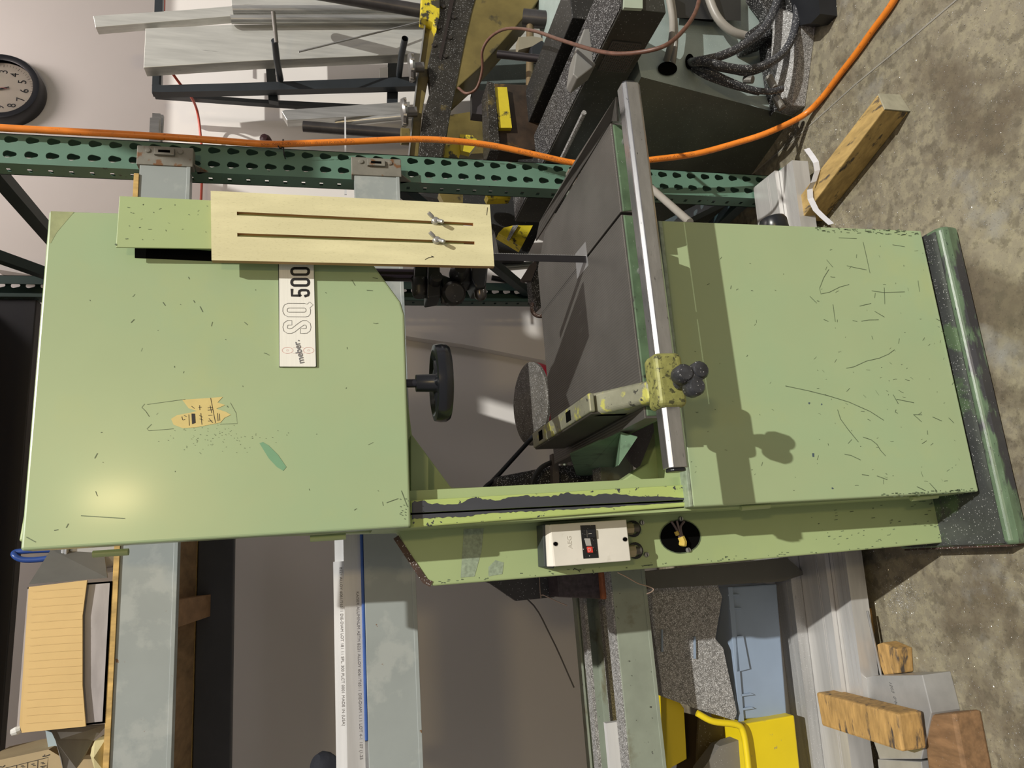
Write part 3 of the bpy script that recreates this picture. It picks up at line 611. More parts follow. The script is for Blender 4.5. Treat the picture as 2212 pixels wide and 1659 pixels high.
# ---- switch box
SB = .085
fq = [P(1188, 1133, Y=SB), P(1353, 1122, Y=SB), P(1363, 1211, Y=SB), P(1198, 1224, Y=SB)]
m = Mb().prism(fq, (0, .063, 0)); m.prism([P(1178, 1133, Y=SB + .012), P(1188, 1133, Y=SB + .001), P(1198, 1224, Y=SB + .001), P(1182, 1224, Y=SB + .012)], (0, .05, 0))
sw = obj('switch_box', m, ivory, SAW, bevel=.0018, label='ivory motor starter switch box')
m = Mb().prism([P(1172, 1133, Y=.1), P(1190, 1133, Y=.1), P(1197, 1228, Y=.1), P(1176, 1224, Y=.1)], (0, .05, 0)); obj('switch_back', m, M('slate_plastic', (.04, .05, .05), .5), sw, bevel=.001)
m = Mb().prism([P(1253, 1135, Y=SB), P(1286, 1134, Y=SB), P(1293, 1205, Y=SB), P(1260, 1207, Y=SB)], (0, -.0012, 0)); win = obj('switch_window', m, M('glossy_black_panel', (.008, .009, .011), .12, var=.3, sparkle=.02), sw, bevel=.001)
m = Mb().prism([P(1265, 1144, Y=SB - .001), P(1284, 1143, Y=SB - .001), P(1285, 1162, Y=SB - .001), P(1266, 1162, Y=SB - .001)], (0, -.006, 0)); bt = obj('start_button', m, blackpl, sw, bevel=.001)
m = Mb().prism([P(1267, 1181, Y=SB - .001), P(1277, 1181, Y=SB - .001), P(1279, 1194, Y=SB - .001), P(1269, 1194, Y=SB - .001)], (0, -.008, 0)); m2 = obj('stop_button', m, redp, sw, bevel=.0008, label='red stop button')
m = Mb().prism([P(1262, 1163, Y=SB - .001), P(1274, 1163, Y=SB - .001), P(1277, 1179, Y=SB - .001), P(1266, 1179, Y=SB - .001)], (0, -.002, 0)); obj('grey_slider', m, M('greyish_slider', (.35, .34, .32), .25), sw)
m = Mb(); m.ribbon([P(1273 + 3.2 * math.cos(t * .8), 1187.5 + 3.4 * math.sin(t * .8), Y=SB - .0092) for t in range(8)], .0008, closed=True, mi=0); m.ribbon([P(1271, 1153.5, Y=SB - .0072), P(1278, 1152.5, Y=SB - .0072)], .0009, mi=0)
decal(win, m, M('pale_mark', (.6, .55, .5), .5))
for x, y in ((1200, 1175), (1350, 1165)):
    m = Mb().lathe([(.0052, .0006), (.0052, 0)], P(x, y, Y=SB), (0, -1, 0), 16); m.poly([P(x + 4.6 * math.cos(t * .45), y + 4.6 * math.sin(t * .45), Y=SB) for t in range(14)]); decal(sw, m, voidm)
xd = P(1233, 1160, Y=SB) - P(1236, 1185, Y=SB); text('embossed_lettering', 'AEG', .0125, P(1236, 1185, Y=SB - .0003), xd, V((0, 0, 1)) , M('emboss_shade', (.52, .49, .43), .5), sw, ext=.0004, sx=1.1)
for y in (1142, 1190):
    a = P(1358 + (y - 1142) * .1, y, Y=.12); m = Mb().cyl(a + V((0, 0, .01)), a + V((0, 0, -.008)), .013, 8); gl = obj('cable_gland', m, brass, sw)
    m = Mb().cyl(a + V((0, 0, -.004)), a + V((0, .0, -.022)), .0085, 14); m.lathe([(.016, .0005), (.018, .003), (.012, .004), (.012, 0)], V((a.x, .1515, a.z - .022)), (0, -1, 0), 20, mi=1)
    obj('gland_nipple', m, [M('dull_grey_nipple', (.12, .11, .1), .4, .4), black], gl, smooth=True)
m = Mb().tube([P(1335, 1237, Y=.21), P(1355, 1247, Y=.22), P(1378, 1260, Y=.23), P(1398, 1266, Y=.24), P(1411, 1272, Y=.24), P(1408, 1278, Y=.24), P(1397, 1283, Y=.24)], .0013, 8)
obj('loose_wire', m, M('thin_copper_wire', (.45, .33, .27), .35, .5), frame, smooth=True)
# knob behind, right of the lower cabinet
m = Mb().lathe([(0, .02), (.03, .02), (.034, .012), (.034, -.012), (.03, -.02), (0, -.02)], P(1672, 489, Y=.1), (1, 0, .1), 24); obj('side_knob', m, blackpl, SAW, smooth=True)

# ================================================================ PALLET RACK
px_r = 1.128; px_l = 1.04; RYf = .60
def keyring(cx, cz, s=1.):   # teardrop outline, round end up
    o = []
    for k_ in range(13): a = math.radians(-22 + 224 * k_ / 12); o.append((cx + .0105 * math.cos(a), cz + .005 + .0105 * math.sin(a)))
    for k_ in range(7): a = math.radians(188 + 164 * k_ / 6); o.append((cx + .006 * math.cos(a), cz - .0115 + .006 * math.sin(a)))
    return o
def post(name, yF, dirn, xr_, xl_, label, z0, z1, dep, mats):
    root = RF
    m = Mb(); pitch = .0508; wd = xr_ - xl_; ncol = 2; pz = []
    base_z = P(24, 290, Y=RYf).z
    k0 = int((z0 - base_z) / pitch); k1 = int((z1 - base_z) / pitch) + 1
    xs = [xl_, (xl_ + xr_) / 2, xr_]
    zlist = [k_ for k_ in range(k0, k1)]
    for k_ in zlist:
        zc_ = base_z + k_ * pitch; za = zc_ - pitch / 2; zb2 = zc_ + pitch / 2
        for c in range(2):
            cx = (P(24, 290, Y=RYf).x if c else P(24, 319, Y=RYf).x) - px_r + xr_
            cx = xl_ + wd * (.44 if c == 0 else .86)
            cxs = xl_ + wd * (.40 if c == 0 else .80)
            lo = xl_ if c == 0 else xl_ + wd * .62; hi = xl_ + wd * .62 if c == 0 else xr_
            cx = xl_ + wd * (.31 if c == 0 else .80)
            ring = keyring(cx, zc_); outer = []
            for (x, z) in ring:
                dx, dz = x - cx, z - zc_; t = min([abs((hi - cx) / dx) if dx > 1e-9 else 1e9, abs((lo - cx) / dx) if dx < -1e-9 else 1e9, abs((pitch / 2) / dz) if abs(dz) > 1e-9 else 1e9])
                outer.append([cx + dx * t, zc_ + dz * t])
            for (qx, qz) in ((hi, zb2), (lo, zb2), (lo, za), (hi, za)):
                j = min(range(20), key=lambda i: (outer[i][0] - qx) ** 2 + (outer[i][1] - qz) ** 2); outer[j] = [qx, qz]
            vs = [(x, yF, z) for x, z in outer] + [(x, yF, z) for x, z in ring] + [(x, yF + .003 * dirn, z) for x, z in ring]
            m.add(vs, [[i, (i + 1) % 20, 20 + (i + 1) % 20, 20 + i] for i in range(20)] + [[20 + i, 20 + (i + 1) % 20, 40 + (i + 1) % 20, 40 + i] for i in range(20)])
        # left side web with a square hole
        h0, h1 = .006, .006; yA_ = yF; yB_ = yF + dep * dirn; yc = yF + .036 * dirn; zc2 = zc_ + .012
        ys = sorted([yA_, yc - .008, yc + .008, yB_]); zs = [za, zc2 - .005, zc2 + .005, zb2]
        for i in range(3):
            for j in range(3):
                if i == 1 and j == 1: continue
                m.add([(xl_, ys[i], zs[j]), (xl_, ys[i + 1], zs[j]), (xl_, ys[i + 1], zs[j + 1]), (xl_, ys[i], zs[j + 1])], [[0, 1, 2, 3]])
    zA = base_z + zlist[0] * pitch - pitch / 2; zB = base_z + zlist[-1] * pitch + pitch / 2
    ya, yb2 = sorted((yF, yF + dep * dirn))
    m.box(xr_ - .002, xr_, ya, yb2, zA, zB)
    yl = yF + dep * dirn; ya, yb2 = sorted((yl, yl - .003 * dirn))
    m.box(xl_, xl_ + .014, ya, yb2, zA, zB); m.box(xr_ - .034, xr_, ya, yb2, zA, zB)
    obj(name, m, mats, root, label=label)
    m = Mb().box(xl_ - .02, xr_ + .02, min(ya, yF) - .02, max(yb2, yF) + .02, 0, .006); obj('foot_plate', m, mats, root)
    return root
RF = thing('rack_frame', (1.08, 1.1, 0), 'green perforated rack upright frame with the orange hose tied to its front post', 'rack frame')
PF = post('front_post', RYf, 1, px_r, px_l, 'perforated green front post', 0.0, 2.9, .062, rackgreen)
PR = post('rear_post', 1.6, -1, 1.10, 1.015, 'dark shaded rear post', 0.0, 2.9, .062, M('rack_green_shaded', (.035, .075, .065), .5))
m = Mb()
def brace(a, b, w=.02, t=.018): m.hexa([V(a) + V((-t, 0, -w)), V(a) + V((t, 0, -w)), V(b) + V((t, 0, -w)), V(b) + V((-t, 0, -w)), V(a) + V((-t, 0, w)), V(a) + V((t, 0, w)), V(b) + V((t, 0, w)), V(b) + V((-t, 0, w))])
xb = 1.06
for a, b, nm in [((xb, .66, 1.29), (xb, 1.54, .66), 'strut'), ((xb, .66, .20), (xb, 1.54, .62), 'strut'), ((xb, .66, 1.33), (xb, 1.54, 1.33), 'strut'), ((xb, .66, 3.0), (xb, 1.54, 2.42), 'strut'), ((xb, .66, 2.38), (xb, 1.54, 2.38), 'strut'), ((xb, .66, .12), (xb, 1.54, .12), 'strut')]:
    m = Mb(); brace(a, b); obj('strut', m, rackdark, RF)
def beam(name, label, Y, q, L, mats, conn=True, th=.06):
    """q: pixel corners of the front face: right-top, right-bottom, left-bottom, left-top"""
    pts = [P(a, b, Y=Y) for a, b in q]
    z1 = (pts[0].z + pts[3].z) / 2; z0 = (pts[1].z + pts[2].z) / 2
    root = thing(name, (0, Y, z0), label, 'shelf beam')
    m = Mb().box(-1.5, px_l - .006, Y, Y + th, z0, z1); m.box(-1.5, px_l - .006, Y - .002, Y + .0, z0 - .006, z0 + .004)
    obj('box_beam', m, mats[0], root, bevel=.005, seg=2)
    if conn:
        m = Mb().box(px_l - .012, px_l + .045, Y - .004, Y + .028, z0 - .012, z1 + .008); m.prism([V((px_l + .0, Y + .005, z0 - .012)), V((px_l + .0, Y + .06, z0 - .012)), V((px_l + .0, Y + .045, z0 - .045))], (.004, 0, 0))
        cn = obj('end_connector', m, mats[1], root, bevel=.002)
        for zz in (z0 + .02, z1 - .02):
            m = Mb().lathe([(0, .004), (.006, .0035), (.008, 0)], (px_l + .03, Y - .004, zz), (0, -1, 0), 12); obj('rivet', m, mats[1], cn)
        m = Mb().box(px_l + .016, px_l + .036, Y - .012, Y - .004, z0 + .035, z0 + .085); m.box(px_l + .022, px_l + .030, Y - .0125, Y - .011, z0 + .045, z0 + .075, 1); obj('safety_clip', m, [mats[1], voidm], cn, bevel=.001)
    return z0, z1
bz1 = beam('shelf_beam', 'grey painted shelf beam carrying the cardboard box, rust specks', .555, [(298, 415), (407, 415), (361, 1659), (237, 1659)], 0, (beamgrey, beamrust))
bz2 = beam('shelf_beam', 'grey painted shelf beam under the aluminium bars, at middle height', .555, [(763, 370), (858, 370), (909, 1659), (800, 1659)], 0, (beamgrey, beamrust))
bz3 = beam('shelf_beam', 'grey green stained shelf beam at knee height, lowest of the front beams', .555, [(1316, 1200), (1386, 1200), (1433, 1659), (1363, 1659)], 0, (beamgg, beamrust), True)
zz = P(430, 1500, Y=1.55).z; z2_ = P(500, 1500, Y=1.55).z
m = Mb().box(-1.8, 1.01, 1.55, 1.6, z2_, bz1[1] - .002); obj('rear_shelf_beam', m, beamblue, label='dark blue grey rear beam under the cardboard box shelf', cat='shelf beam', bevel=.004)
zz = P(4, 1000, Y=1.55).z; z2_ = P(50, 1000, Y=1.55).z; zz = P(-60, 1000, Y=1.55).z; TOPZ = zz + .02
m = Mb().box(-1.8, 1.01, 1.55, 1.6, z2_, TOPZ); obj('rear_shelf_beam', m, M('shaded_top_beam', (.015, .017, .022), .5), label='top rear beam coloured near black for its shade at the upper frame edge', cat='shelf beam', bevel=.004)  # the beam's shade is put into this near-black colour
m = Mb().box(-1.5, px_l - .006, .555, .61, TOPZ - .12, TOPZ); obj('front_top_beam', m, beamgrey, label='grey top front beam of the rack above the picture', cat='shelf beam')
m = Mb().box(-1.8, 1.0, .56, 1.62, TOPZ, TOPZ + .016); obj('shelf_board', m, osb, label='chipboard deck on the top rack level', cat='shelf board')
m = Mb().box(-1.8, 1.0, .55, 1.62, bz1[1], bz1[1] + .012); SHZ = bz1[1] + .012; obj('shelf_board', m, [plyshelf], label='plywood shelf deck lying under the cardboard box', cat='shelf board')
m = Mb().box(-1.8, 1.0, .66, 1.5, bz1[1] - .006, bz1[1] - .0005); obj('shelf_board', m, osb, label='brown chipboard sheet seen from below behind the grey beam', cat='shelf board')
a = P(380, 1302, Y=.63); b = P(380, 1372, Y=.63)
m = Mb().box(b.x, a.x, .62, 1.545, bz1[1] - .05, bz1[1] - .0065); obj('cross_support', m, lumber, label='pine cross support under the upper shelf', cat='lumber', bevel=.002)
# lower level: second channel and dark edge
z3t = P(1238, 1300, Y=1.0).z; z3b = P(1280, 1300, Y=1.0).z
m = Mb().box(-1.6, .3, 1.0, 1.006, z3b, z3t); m.box(-1.6, .3, .97, 1.0, z3t - .006, z3t); m.box(-1.6, .3, .93, 1.0, z3b - .004, z3b)
o = obj('rear_shelf_beam', m, [beamgg], label='stained channel beam behind the lowest front beam', cat='shelf beam')
m = Mb().box(-1.6, .3, .90, .93, z3b - .01, z3b + .004); m.box(-1.6, .3, .82, .86, bz3[1] - .01, bz3[1] + .0); obj('chip_strip', m, chipgrey, o, label='layer of metal chips')
m = Mb().box(-1.6, 1.0, .56, .615, bz3[1], bz3[1] + .004); obj('metal_chips', m, chipgrey, label='grey metal chips lying along the lowest front beam', cat='metal chips', kind='stuff')
a = P(1322, 1560, Y=.75); m = Mb().box(-1.1, a.x, .745, .765, a.z - .02, a.z + .02); obj('flat_bar', m, aluw, label='bright flat bar inside the lowest shelf gap', cat='metal bar')

# ---- things on the upper shelf
B = thing('cardboard_box', P(230, 1400, Y=.52), 'tan cardboard box with taped lower front, on the upper shelf', 'box')
zf = SHZ
by = .548
a = P(60, 1262, Y=by); c = P(180, 1255, Y=by); d = P(232, 1256, Y=by); e = P(226, 1562, Y=by); f_ = P(185, 1568, Y=by)
xR = (d.x); xL = e.x; zt = P(48, 1420, Y=by).z
m = Mb().prism([V((xL, by, zf + .001)), V((xR, by, zf + .001)), V((xR, by, zt)), V((xL, by, zt))], (0, .004, 0)); m.box(xL, xL + .004, by, by + .3, zf + .001, zt); m.box(xR - .004, xR, by, by + .3, zf + .001, zt); m.box(xL, xR, by + .296, by + .3, zf + .001, zt); m.box(xL, xR, by, by + .3, zf + .001, zf + .005)
obj('carton', m, cardgrey, B)
m = Mb().prism([P(62, 1268, Y=by - .006), P(188, 1253, Y=by - .012), P(178, 1330, Y=by - .011), P(178, 1480, Y=by - .011), P(185, 1569, Y=by - .012), P(47, 1583, Y=by - .007), P(42, 1565, Y=by - .007)], (0, .005, 0)); obj('front_flap', m, cardtan, B, label='tan front flap')
m = Mb(); r = random.Random(4)
for i in range(18):
    y = 1275 + i * 16.8; x0 = 60 - (y - 1275) * .05; m.ribbon([P(x0, y + 2, Y=by - .0125), P(x0 + 60, y - 2, Y=by - .0125), P(176, y - 5, Y=by - .0128)], .0004)
decal(bpy.data.objects['front_flap'], m, M('flute_crease', (.625, .435, .19), .8))
m = Mb().prism([P(62, 1262, Y=by - .01), P(110, 1187, Y=by + .1), P(225, 1195, Y=by + .1), P(232, 1248, Y=by)], (0, .004, 0)); obj('side_flap', m, cardin, B, label='dark right side flap standing open')
m = Mb().prism([P(106, 1570, Y=by + .01), P(120, 1600, Y=by + .0), P(132, 1640, Y=by - .01), P(140, 1680, Y=by - .01), P(165, 1660, Y=by), P(180, 1640, Y=by + .03), P(200, 1600, Y=by + .05), P(232, 1565, Y=by + .06)], (0, .004, 0)); obj('side_flap', m, M('grey_brown_flap', (.20, .185, .17), .8, stretch=(1, 1, 6)), B, label='grey brown left side flap bent outward')
m = Mb().lathe([(0, .02), (.007, .018), (.009, .008), (.007, 0)], P(45, 1575, Y=by), (-.3, -.2, 1), 10); obj('white_ball', m, M('white_foam', (.7, .7, .68), .7), label='small white foam knob at the cardboard box corner', cat='foam')
m = Mb(); yb_ = .66
pc = [P(128, 1150, Y=yb_), P(128, 1243, Y=yb_), P(134, 1247, Y=yb_), P(148, 1244, Y=yb_), P(152, 1236, Y=yb_), P(246, 1224, Y=yb_), P(248, 1150, Y=yb_)]
zb0 = SHZ + .001; q0 = P(246, 1222, Y=yb_); q1 = P(150, 1240, Y=yb_)
CB = thing('clear_bin', P(246, 1200, Y=.66), 'clear plastic storage bin on the upper shelf between cardboard box and band saw', 'plastic bin')
x0b, x1b = q0.x, q0.x + .42; xt0 = q1.x
m = Mb().hexa([(x0b, .66, zb0), (x1b, .66, zb0), (x1b, .9, zb0), (x0b, .9, zb0), (xt0, .645, q1.z), (x1b, .645, q1.z), (x1b, .92, q1.z), (xt0, .92, q1.z)]); obj('bin_body', m, clearp, CB, bevel=.008, seg=3)
zt2 = P(130, 1230, Y=.64).z; m = Mb().box(xt0 - .012, x1b, .632, .93, q1.z, q1.z + .006); m.box(xt0 - .010, x1b, .635, .925, q1.z + .006, zt2); obj('bin_lid', m, clearp, CB, bevel=.004)
m = Mb().tube([P(110, 1188, Y=.7), P(60, 1190, Y=.7), P(33, 1193, Y=.7), P(32, 1201, Y=.69), P(50, 1209, Y=.69), P(90, 1208, Y=.69), P(130, 1200, Y=.69)], .007, 12)
m.tube([P(130, 1200, Y=.69), V((P(130, 1200, Y=.69).x, .69, q1.z + .03))], .007, 10, smooth=False)
obj('blue_loop_handle', m, bluep, label='blue bent loop handle sticking up beside the band saw top', cat='handle', smooth=True)
m = Mb().slab([(-60, 1655), (-30, 1648), (105, 1619), (140, 1640), (235, 1640), (235, 1780), (-60, 1790)], .66, .2); BX = obj('printed_carton', m, M('printed_card', (.40, .31, .18), .8), label='brown carton printed with a black table, behind the grey brown flap', cat='box')
m = Mb(); Yp = .66
def ln(pts, w=.0012): m.ribbon([P(a, b, Y=Yp) for a, b in pts], w)
ln([(12, 1659), (104, 1636), (101, 1665)]); ln([(36, 1653), (36, 1680)]); ln([(60, 1647), (58, 1680)]); ln([(82, 1642), (80, 1680)]); ln([(92, 1634), (100, 1633), (108, 1630)], .002); ln([(0, 1656), (6, 1657), (11, 1653)], .002); ln([(95, 1632), (97, 1630)])
for x, y in ((45, 1655), (48, 1657), (68, 1651), (71, 1654), (88, 1648), (91, 1650), (94, 1655), (87, 1656), (90, 1658)): ln([(x, y), (x + 6, y - 1)], .0016)
decal(BX, m, ink)
m = Mb().slab([(98, 1578), (120, 1585), (126, 1625), (106, 1626)], .7, .1); obj('pale_blue_box', m, M('pale_blue', (.36, .45, .50), .6), label='small pale blue box behind the open carton flap', cat='box')
m = Mb(); pc = [(228, 1597), (205, 1600), (198, 1615), (195, 1632), (200, 1648), (205, 1665), (228, 1670)]
pr_ = [P(a, b, Y=.565) for a, b in pc]; cc = sum(pr_, V()) / len(pr_) + V((0, -.02, 0)); n = len(pr_)
m.add(pr_ + [cc] + [p + V((0, .08, 0)) for p in pr_], [[i, (i + 1) % n, n] for i in range(n)] + [[i, (i + 1) % n, n + 1 + (i + 1) % n, n + 1 + i] for i in range(n)] + [[n + 1 + i for i in range(n)][::-1]])
obj('crumpled_paper', m, crumple, label='crumpled beige packing paper at the shelf edge', cat='paper')

# ---- bars on the middle shelf
zb2t = bz2[1]
def barZ(name, x0px, x1px, yref, Y, th, xa, xb_, mat, label, cat='metal bar', groove=False, grp=None):
    z1 = P(x0px, yref, Y=Y).z; z0 = P(x1px, yref, Y=Y).z
    z0 = max(z0, zb2t + .0005); m = Mb().box(xa, xb_, Y, Y + th, z0, z1); o = obj(name, m, mat, bevel=.002, label=label, cat=cat, group=grp); return z0, z1, o
z0, z1, o1 = barZ('blue_strip', 786, 801, 1500, .562, .04, P(795, 1600, Y=.562).x, .9, bluestrip, 'thin blue plastic strip under the aluminium bars on the middle shelf', 'plastic strip')
Z0 = z1
m = Mb().box(-1.3, P(795, 1600, Y=.562).x - .002, .565, .6, zb2t, Z0); obj('steel_flat', m, zinc, label='short bare steel flat beside the end of the blue strip', cat='metal bar')
z0, z1, o2 = barZ('aluminium_bar', 748, 786, 1500, .575, .05, -1.3, .88, alu, 'front aluminium bar with printed lettering, resting on the blue strip')
m = Mb().box(-1.3, .8, .575, .62, zb2t, z0 - .0005); 
za = P(724, 1500, Y=.63).z; zbb = P(749, 1500, Y=.63).z; xe = P(730, 1213, Y=.63).x
m = Mb().box(-1.3, xe, .63, .68, zbb - .012, za); o3 = obj('aluminium_bar', m, aluw, bevel=.002, label='upper white aluminium bar with printed lettering behind the front bar', cat='metal bar')
m = Mb().box(xe, .9, .655, .67, zbb - .005, za - .004); obj('aluminium_bar', m, aluw, label='thin aluminium strip running behind the band saw head', cat='metal bar')
m = Mb().box(-1.3, .9, .63, .68, zb2t, zbb - .0121); obj('aluminium_bar', m, alud, label='dull aluminium bar lying beneath the upper white bar', cat='metal bar')
z_ = (P(765, 1500, Y=.575).z); txt = '                                              KAISER ALUMINUM ASTM B221 ALLOY 6061/T6511 DIE 1231  LOT 4100 (1.25'
xs0 = -1.2
c = P(781, 1659, Y=.5745)
bprint = M('bar_print', (.16, .15, .15), .6)
q = P(777, 1277, Y=.5745); join_into(o2, text('bar_lettering', 'KAISER ALUMINUM ASTM B221 ALLOY 6061/T6511 DIE-DIAM 1.11 LOT 4-1 107 (1.25', .0095, (q.x, .5744, P(780, 1500, Y=.57).z + .006), (-1, 0, 0), (0, 0, -1), bprint, None, ext=.0002, sx=1.12))
q = P(735, 1225, Y=.63); join_into(o3, text('bar_lettering', 'B221 ALLOY 6061/T6511 DIE-DIAM LOT 181 11 SPL. 300 PLCT 0001 MADE IN (USA)', .0095, (q.x, .6294, P(740, 1500, Y=.63).z + .002), (-1, 0, 0), (0, 0, -1), bprint, None, ext=.0002, sx=1.12))
m = Mb().lathe([(0, .03), (.02, .028), (.032, .015), (.034, 0), (.03, -.02), (0, -.025)], P(700, 1655, Y=.68), (.6, -.6, 1), 16); obj('black_bundle', m, M('dark_navy_cloth', (.01, .012, .02), .8, bump=.6, bscale=90), label='dark navy round bundle standing behind the aluminium bars', cat='bundle', smooth=True)

# ---- chip covered machine parts, wood block, sheet behind the saw
KB = thing('chip_covered_motor', P(1120, 1250, Y=.72), 'dark motor casing under a layer of metal chips behind the column', 'motor')
m = Mb().slab([(1072, 1030), (1200, 1005), (1330, 1000), (1330, 1120), (1325, 1235), (1180, 1240), (1110, 1292), (1106, 1250), (1055, 1250), (1065, 1100)], .74, .12); obj('casing', m, chippy, KB, bevel=.01)
m = Mb().slab([(1055, 1248), (1198, 1242), (1198, 1290), (1115, 1298), (1062, 1262)], .72, .02); obj('side_plate', m, M('dark_grit_plate', (.05, .045, .045), .6, sparkle=.02), KB)
m = Mb().slab([(1193, 980), (1206, 980), (1216, 1260), (1200, 1260)], .70, .03); m.slab([(1283, 985), (1300, 985), (1310, 1260), (1292, 1260)], .70, .03); obj('upright_flange', m, M('worn_flange', (.10, .085, .08), .5, sparkle=.01), KB)
m = Mb().tube([P(1165, 1245, Y=.7), P(1168, 1290, Y=.69), P(1172, 1285, Y=.69), P(1205, 1300, Y=.69), P(1225, 1308, Y=.69)], .0015, 8); obj('thin_wire', m, M('thin_copper_wire', (.45, .33, .27), .35, .5), label='thin bent copper wire hanging beside the wood block', cat='wire', smooth=True)
m = Mb().tube([P(1040, 1064, Y=.80), P(1080, 1022, Y=.80), P(1150, 945, Y=.80), P(1200, 900, Y=.82)], .007, 10, smooth=False); m.tube([P(1042, 1060, Y=.79), P(1052, 1048, Y=.79), P(1072, 1035, Y=.79), P(1100, 1030, Y=.79), P(1160, 1020, Y=.79), P(1215, 1020, Y=.79)], .006, 10); obj('black_rod', m, black, label='black bent rod leaning up from the chip covered motor', cat='rod', smooth=True)
m = Mb().tube([P(1145, 1060, Y=.70), P(1152, 1035, Y=.70), P(1170, 1010, Y=.71), P(1200, 995, Y=.72)], .008, 10); obj('black_cable', m, M('cable_black', (.02, .02, .022), .4), label='thick black cable curving over the chip covered motor', cat='cable', smooth=True)
m = Mb().tube([P(1040, 1252, Y=.95), P(1140, 1295, Y=.95), P(1190, 1375, Y=.95), P(1240, 1485, Y=.95)], .0024, 8); obj('power_cable', m, M('grey_cord', (.10, .09, .085), .5), label='thin dark cord running down along the wall behind', cat='cord', smooth=True)
WB = thing('wood_block', P(1250, 1290, Y=.62), 'dark stained wood block with a reddish side, beside the column', 'wood block')
m = Mb().slab([(1203, 1235), (1300, 1235), (1305, 1294), (1207, 1290)], .62, .1); obj('block_face', m, darkwood, WB, bevel=.003)
m = Mb().slab([(1297, 1234), (1318, 1234), (1325, 1275), (1318, 1293), (1302, 1296)], .60, .11); obj('reddish_side', m, redwood, WB, bevel=.006, label='reddish brown side with visible grain')
# behind lower column left
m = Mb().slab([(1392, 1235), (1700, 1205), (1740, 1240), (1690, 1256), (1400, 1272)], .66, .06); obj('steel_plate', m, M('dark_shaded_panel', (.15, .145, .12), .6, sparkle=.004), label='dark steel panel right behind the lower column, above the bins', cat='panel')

# ---- red drum things
R1 = thing('red_drum', P(1150, 872, Y=1.0), 'red round drum with a chip covered lid, seen above the table fence', 'drum')
c0 = P(1143, 872, Y=.9); rad = abs(P(1143, 785, Y=.9).x - P(1143, 962, Y=.9).x) / 2
m = Mb().lathe([(0, 0), (rad - .006, 0)], c0, (0, -.17, 1), 40); m.lathe([(rad - .006, 0), (rad, -.003), (rad, -.012)], c0, (0, -.17, 1), 40); obj('lid', m, M('chip_covered_lid', (.10, .095, .085), .6, .1, var=.3, scale=30, sparkle=.05), R1)
m = Mb().lathe([(rad, -.012), (rad - .002, -.03), (rad - .012, -.06), (rad - .02, -.13), (0, -.13)], c0, (0, -.17, 1), 40); obj('drum_body', m, redmet, R1, smooth=True)
m = Mb().cyl(c0 + V((0, .02, -.12)), V((c0.x, c0.y + .02, 0)), rad * .3, 20); obj('drum_stand', m, black, R1)
R2 = thing('red_casing', P(1400, 960, Y=.42), 'dark red round casing below the saw table', 'casing')
c1 = P(1375, 893, Y=.44); m = Mb().lathe([(0, 0), (.15, 0), (.155, -.01)], c1, (0, 0, 1), 32); obj('casing_top', m, M('dusty_grey_top', (.16, .14, .14), .6, sparkle=.02), R2)
m = Mb().lathe([(.155, -.01), (.152, -.03), (.135, -.10), (.12, -.24), (.12, -c1.z + .13), (0, -c1.z + .13)], c1, (0, 0, 1), 32); obj('casing_body', m, redmet, R2, smooth=True)

# ---- bins
def bin_(name, q, Y, dep, mat, label, ribs, group=None):
    root = thing(name, P(*q[0], Y=Y), label, 'storage bin', group)
    m = Mb().slab(q, Y, dep); obj('bin_front', m, mat, root, bevel=.004)
    m = Mb()
    for a in ribs: m.slab(a, Y - .008, .008)
    if ribs: obj('rib', m, mat, root, bevel=.001)
    return root
GB = M('blue_grey_bin_plastic', (.25, .32, .43), .45)
bin_('storage_bin', [(1575, 1268), (1678, 1261), (1700, 1547), (1590, 1555), (1583, 1400)], .70, .25, bluebin, 'blue grey plastic stacking bin under the shelf, between the sheet and the bars', [[(1573, 1268), (1583, 1268), (1608, 1558), (1597, 1560)], [(1588, 1375), (1606, 1372), (1620, 1445), (1592, 1452)], [(1600, 1500), (1622, 1497), (1630, 1501), (1602, 1505)], [(1602, 1530), (1624, 1527), (1632, 1531), (1603, 1535)], [(1573, 1284), (1598, 1283), (1598, 1287), (1573, 1288)], [(1576, 1313), (1602, 1312), (1602, 1316), (1576, 1317)]])
m = Mb().slab([(1395, 1268), (1550, 1262), (1560, 1290), (1545, 1380), (1562, 1400), (1592, 1540), (1586, 1556), (1500, 1530), (1432, 1505), (1420, 1420)], .68, .03)
o = obj('chip_sheet', m, chipgrey, label='plastic sheet buried in grey metal chips beside the blue grey bin', cat='sheet')
for o_, (x, y) in enumerate(((1431, 1380), (1502, 1395))):
    m = Mb().slab([(x - 2, y - 20), (x + 1, y - 20), (x + 2, y + 28), (x - 2, y + 28)], .672, .006); obj('sheet_slot', m, bluebin, o)
YB2 = thing('storage_bin', P(1700, 1600, Y=.66), 'yellow plastic bin with a rounded rim full of chips, in front of a second one', 'storage bin')
m = Mb().slab([(1608, 1564), (1716, 1545), (1728, 1659), (1735, 1800), (1625, 1800)], .66, .2); obj('bin_front', m, yelbin, YB2, bevel=.004)
m = Mb().tube([P(1505, 1540, Y=.66), P(1540, 1558, Y=.65), P(1590, 1565, Y=.645), P(1605, 1580, Y=.645), P(1613, 1625, Y=.645), P(1618, 1680, Y=.645), P(1622, 1800, Y=.645)], .009, 10); obj('bin_rim', m, yelbin, YB2, smooth=True)
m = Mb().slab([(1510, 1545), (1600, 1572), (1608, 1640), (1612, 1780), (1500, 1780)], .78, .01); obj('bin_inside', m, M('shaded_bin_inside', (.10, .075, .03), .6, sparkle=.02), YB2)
YB3 = thing('storage_bin', P(1460, 1600, Y=.8), 'yellow plastic bin wall right below the lowest shelf beam', 'storage bin')
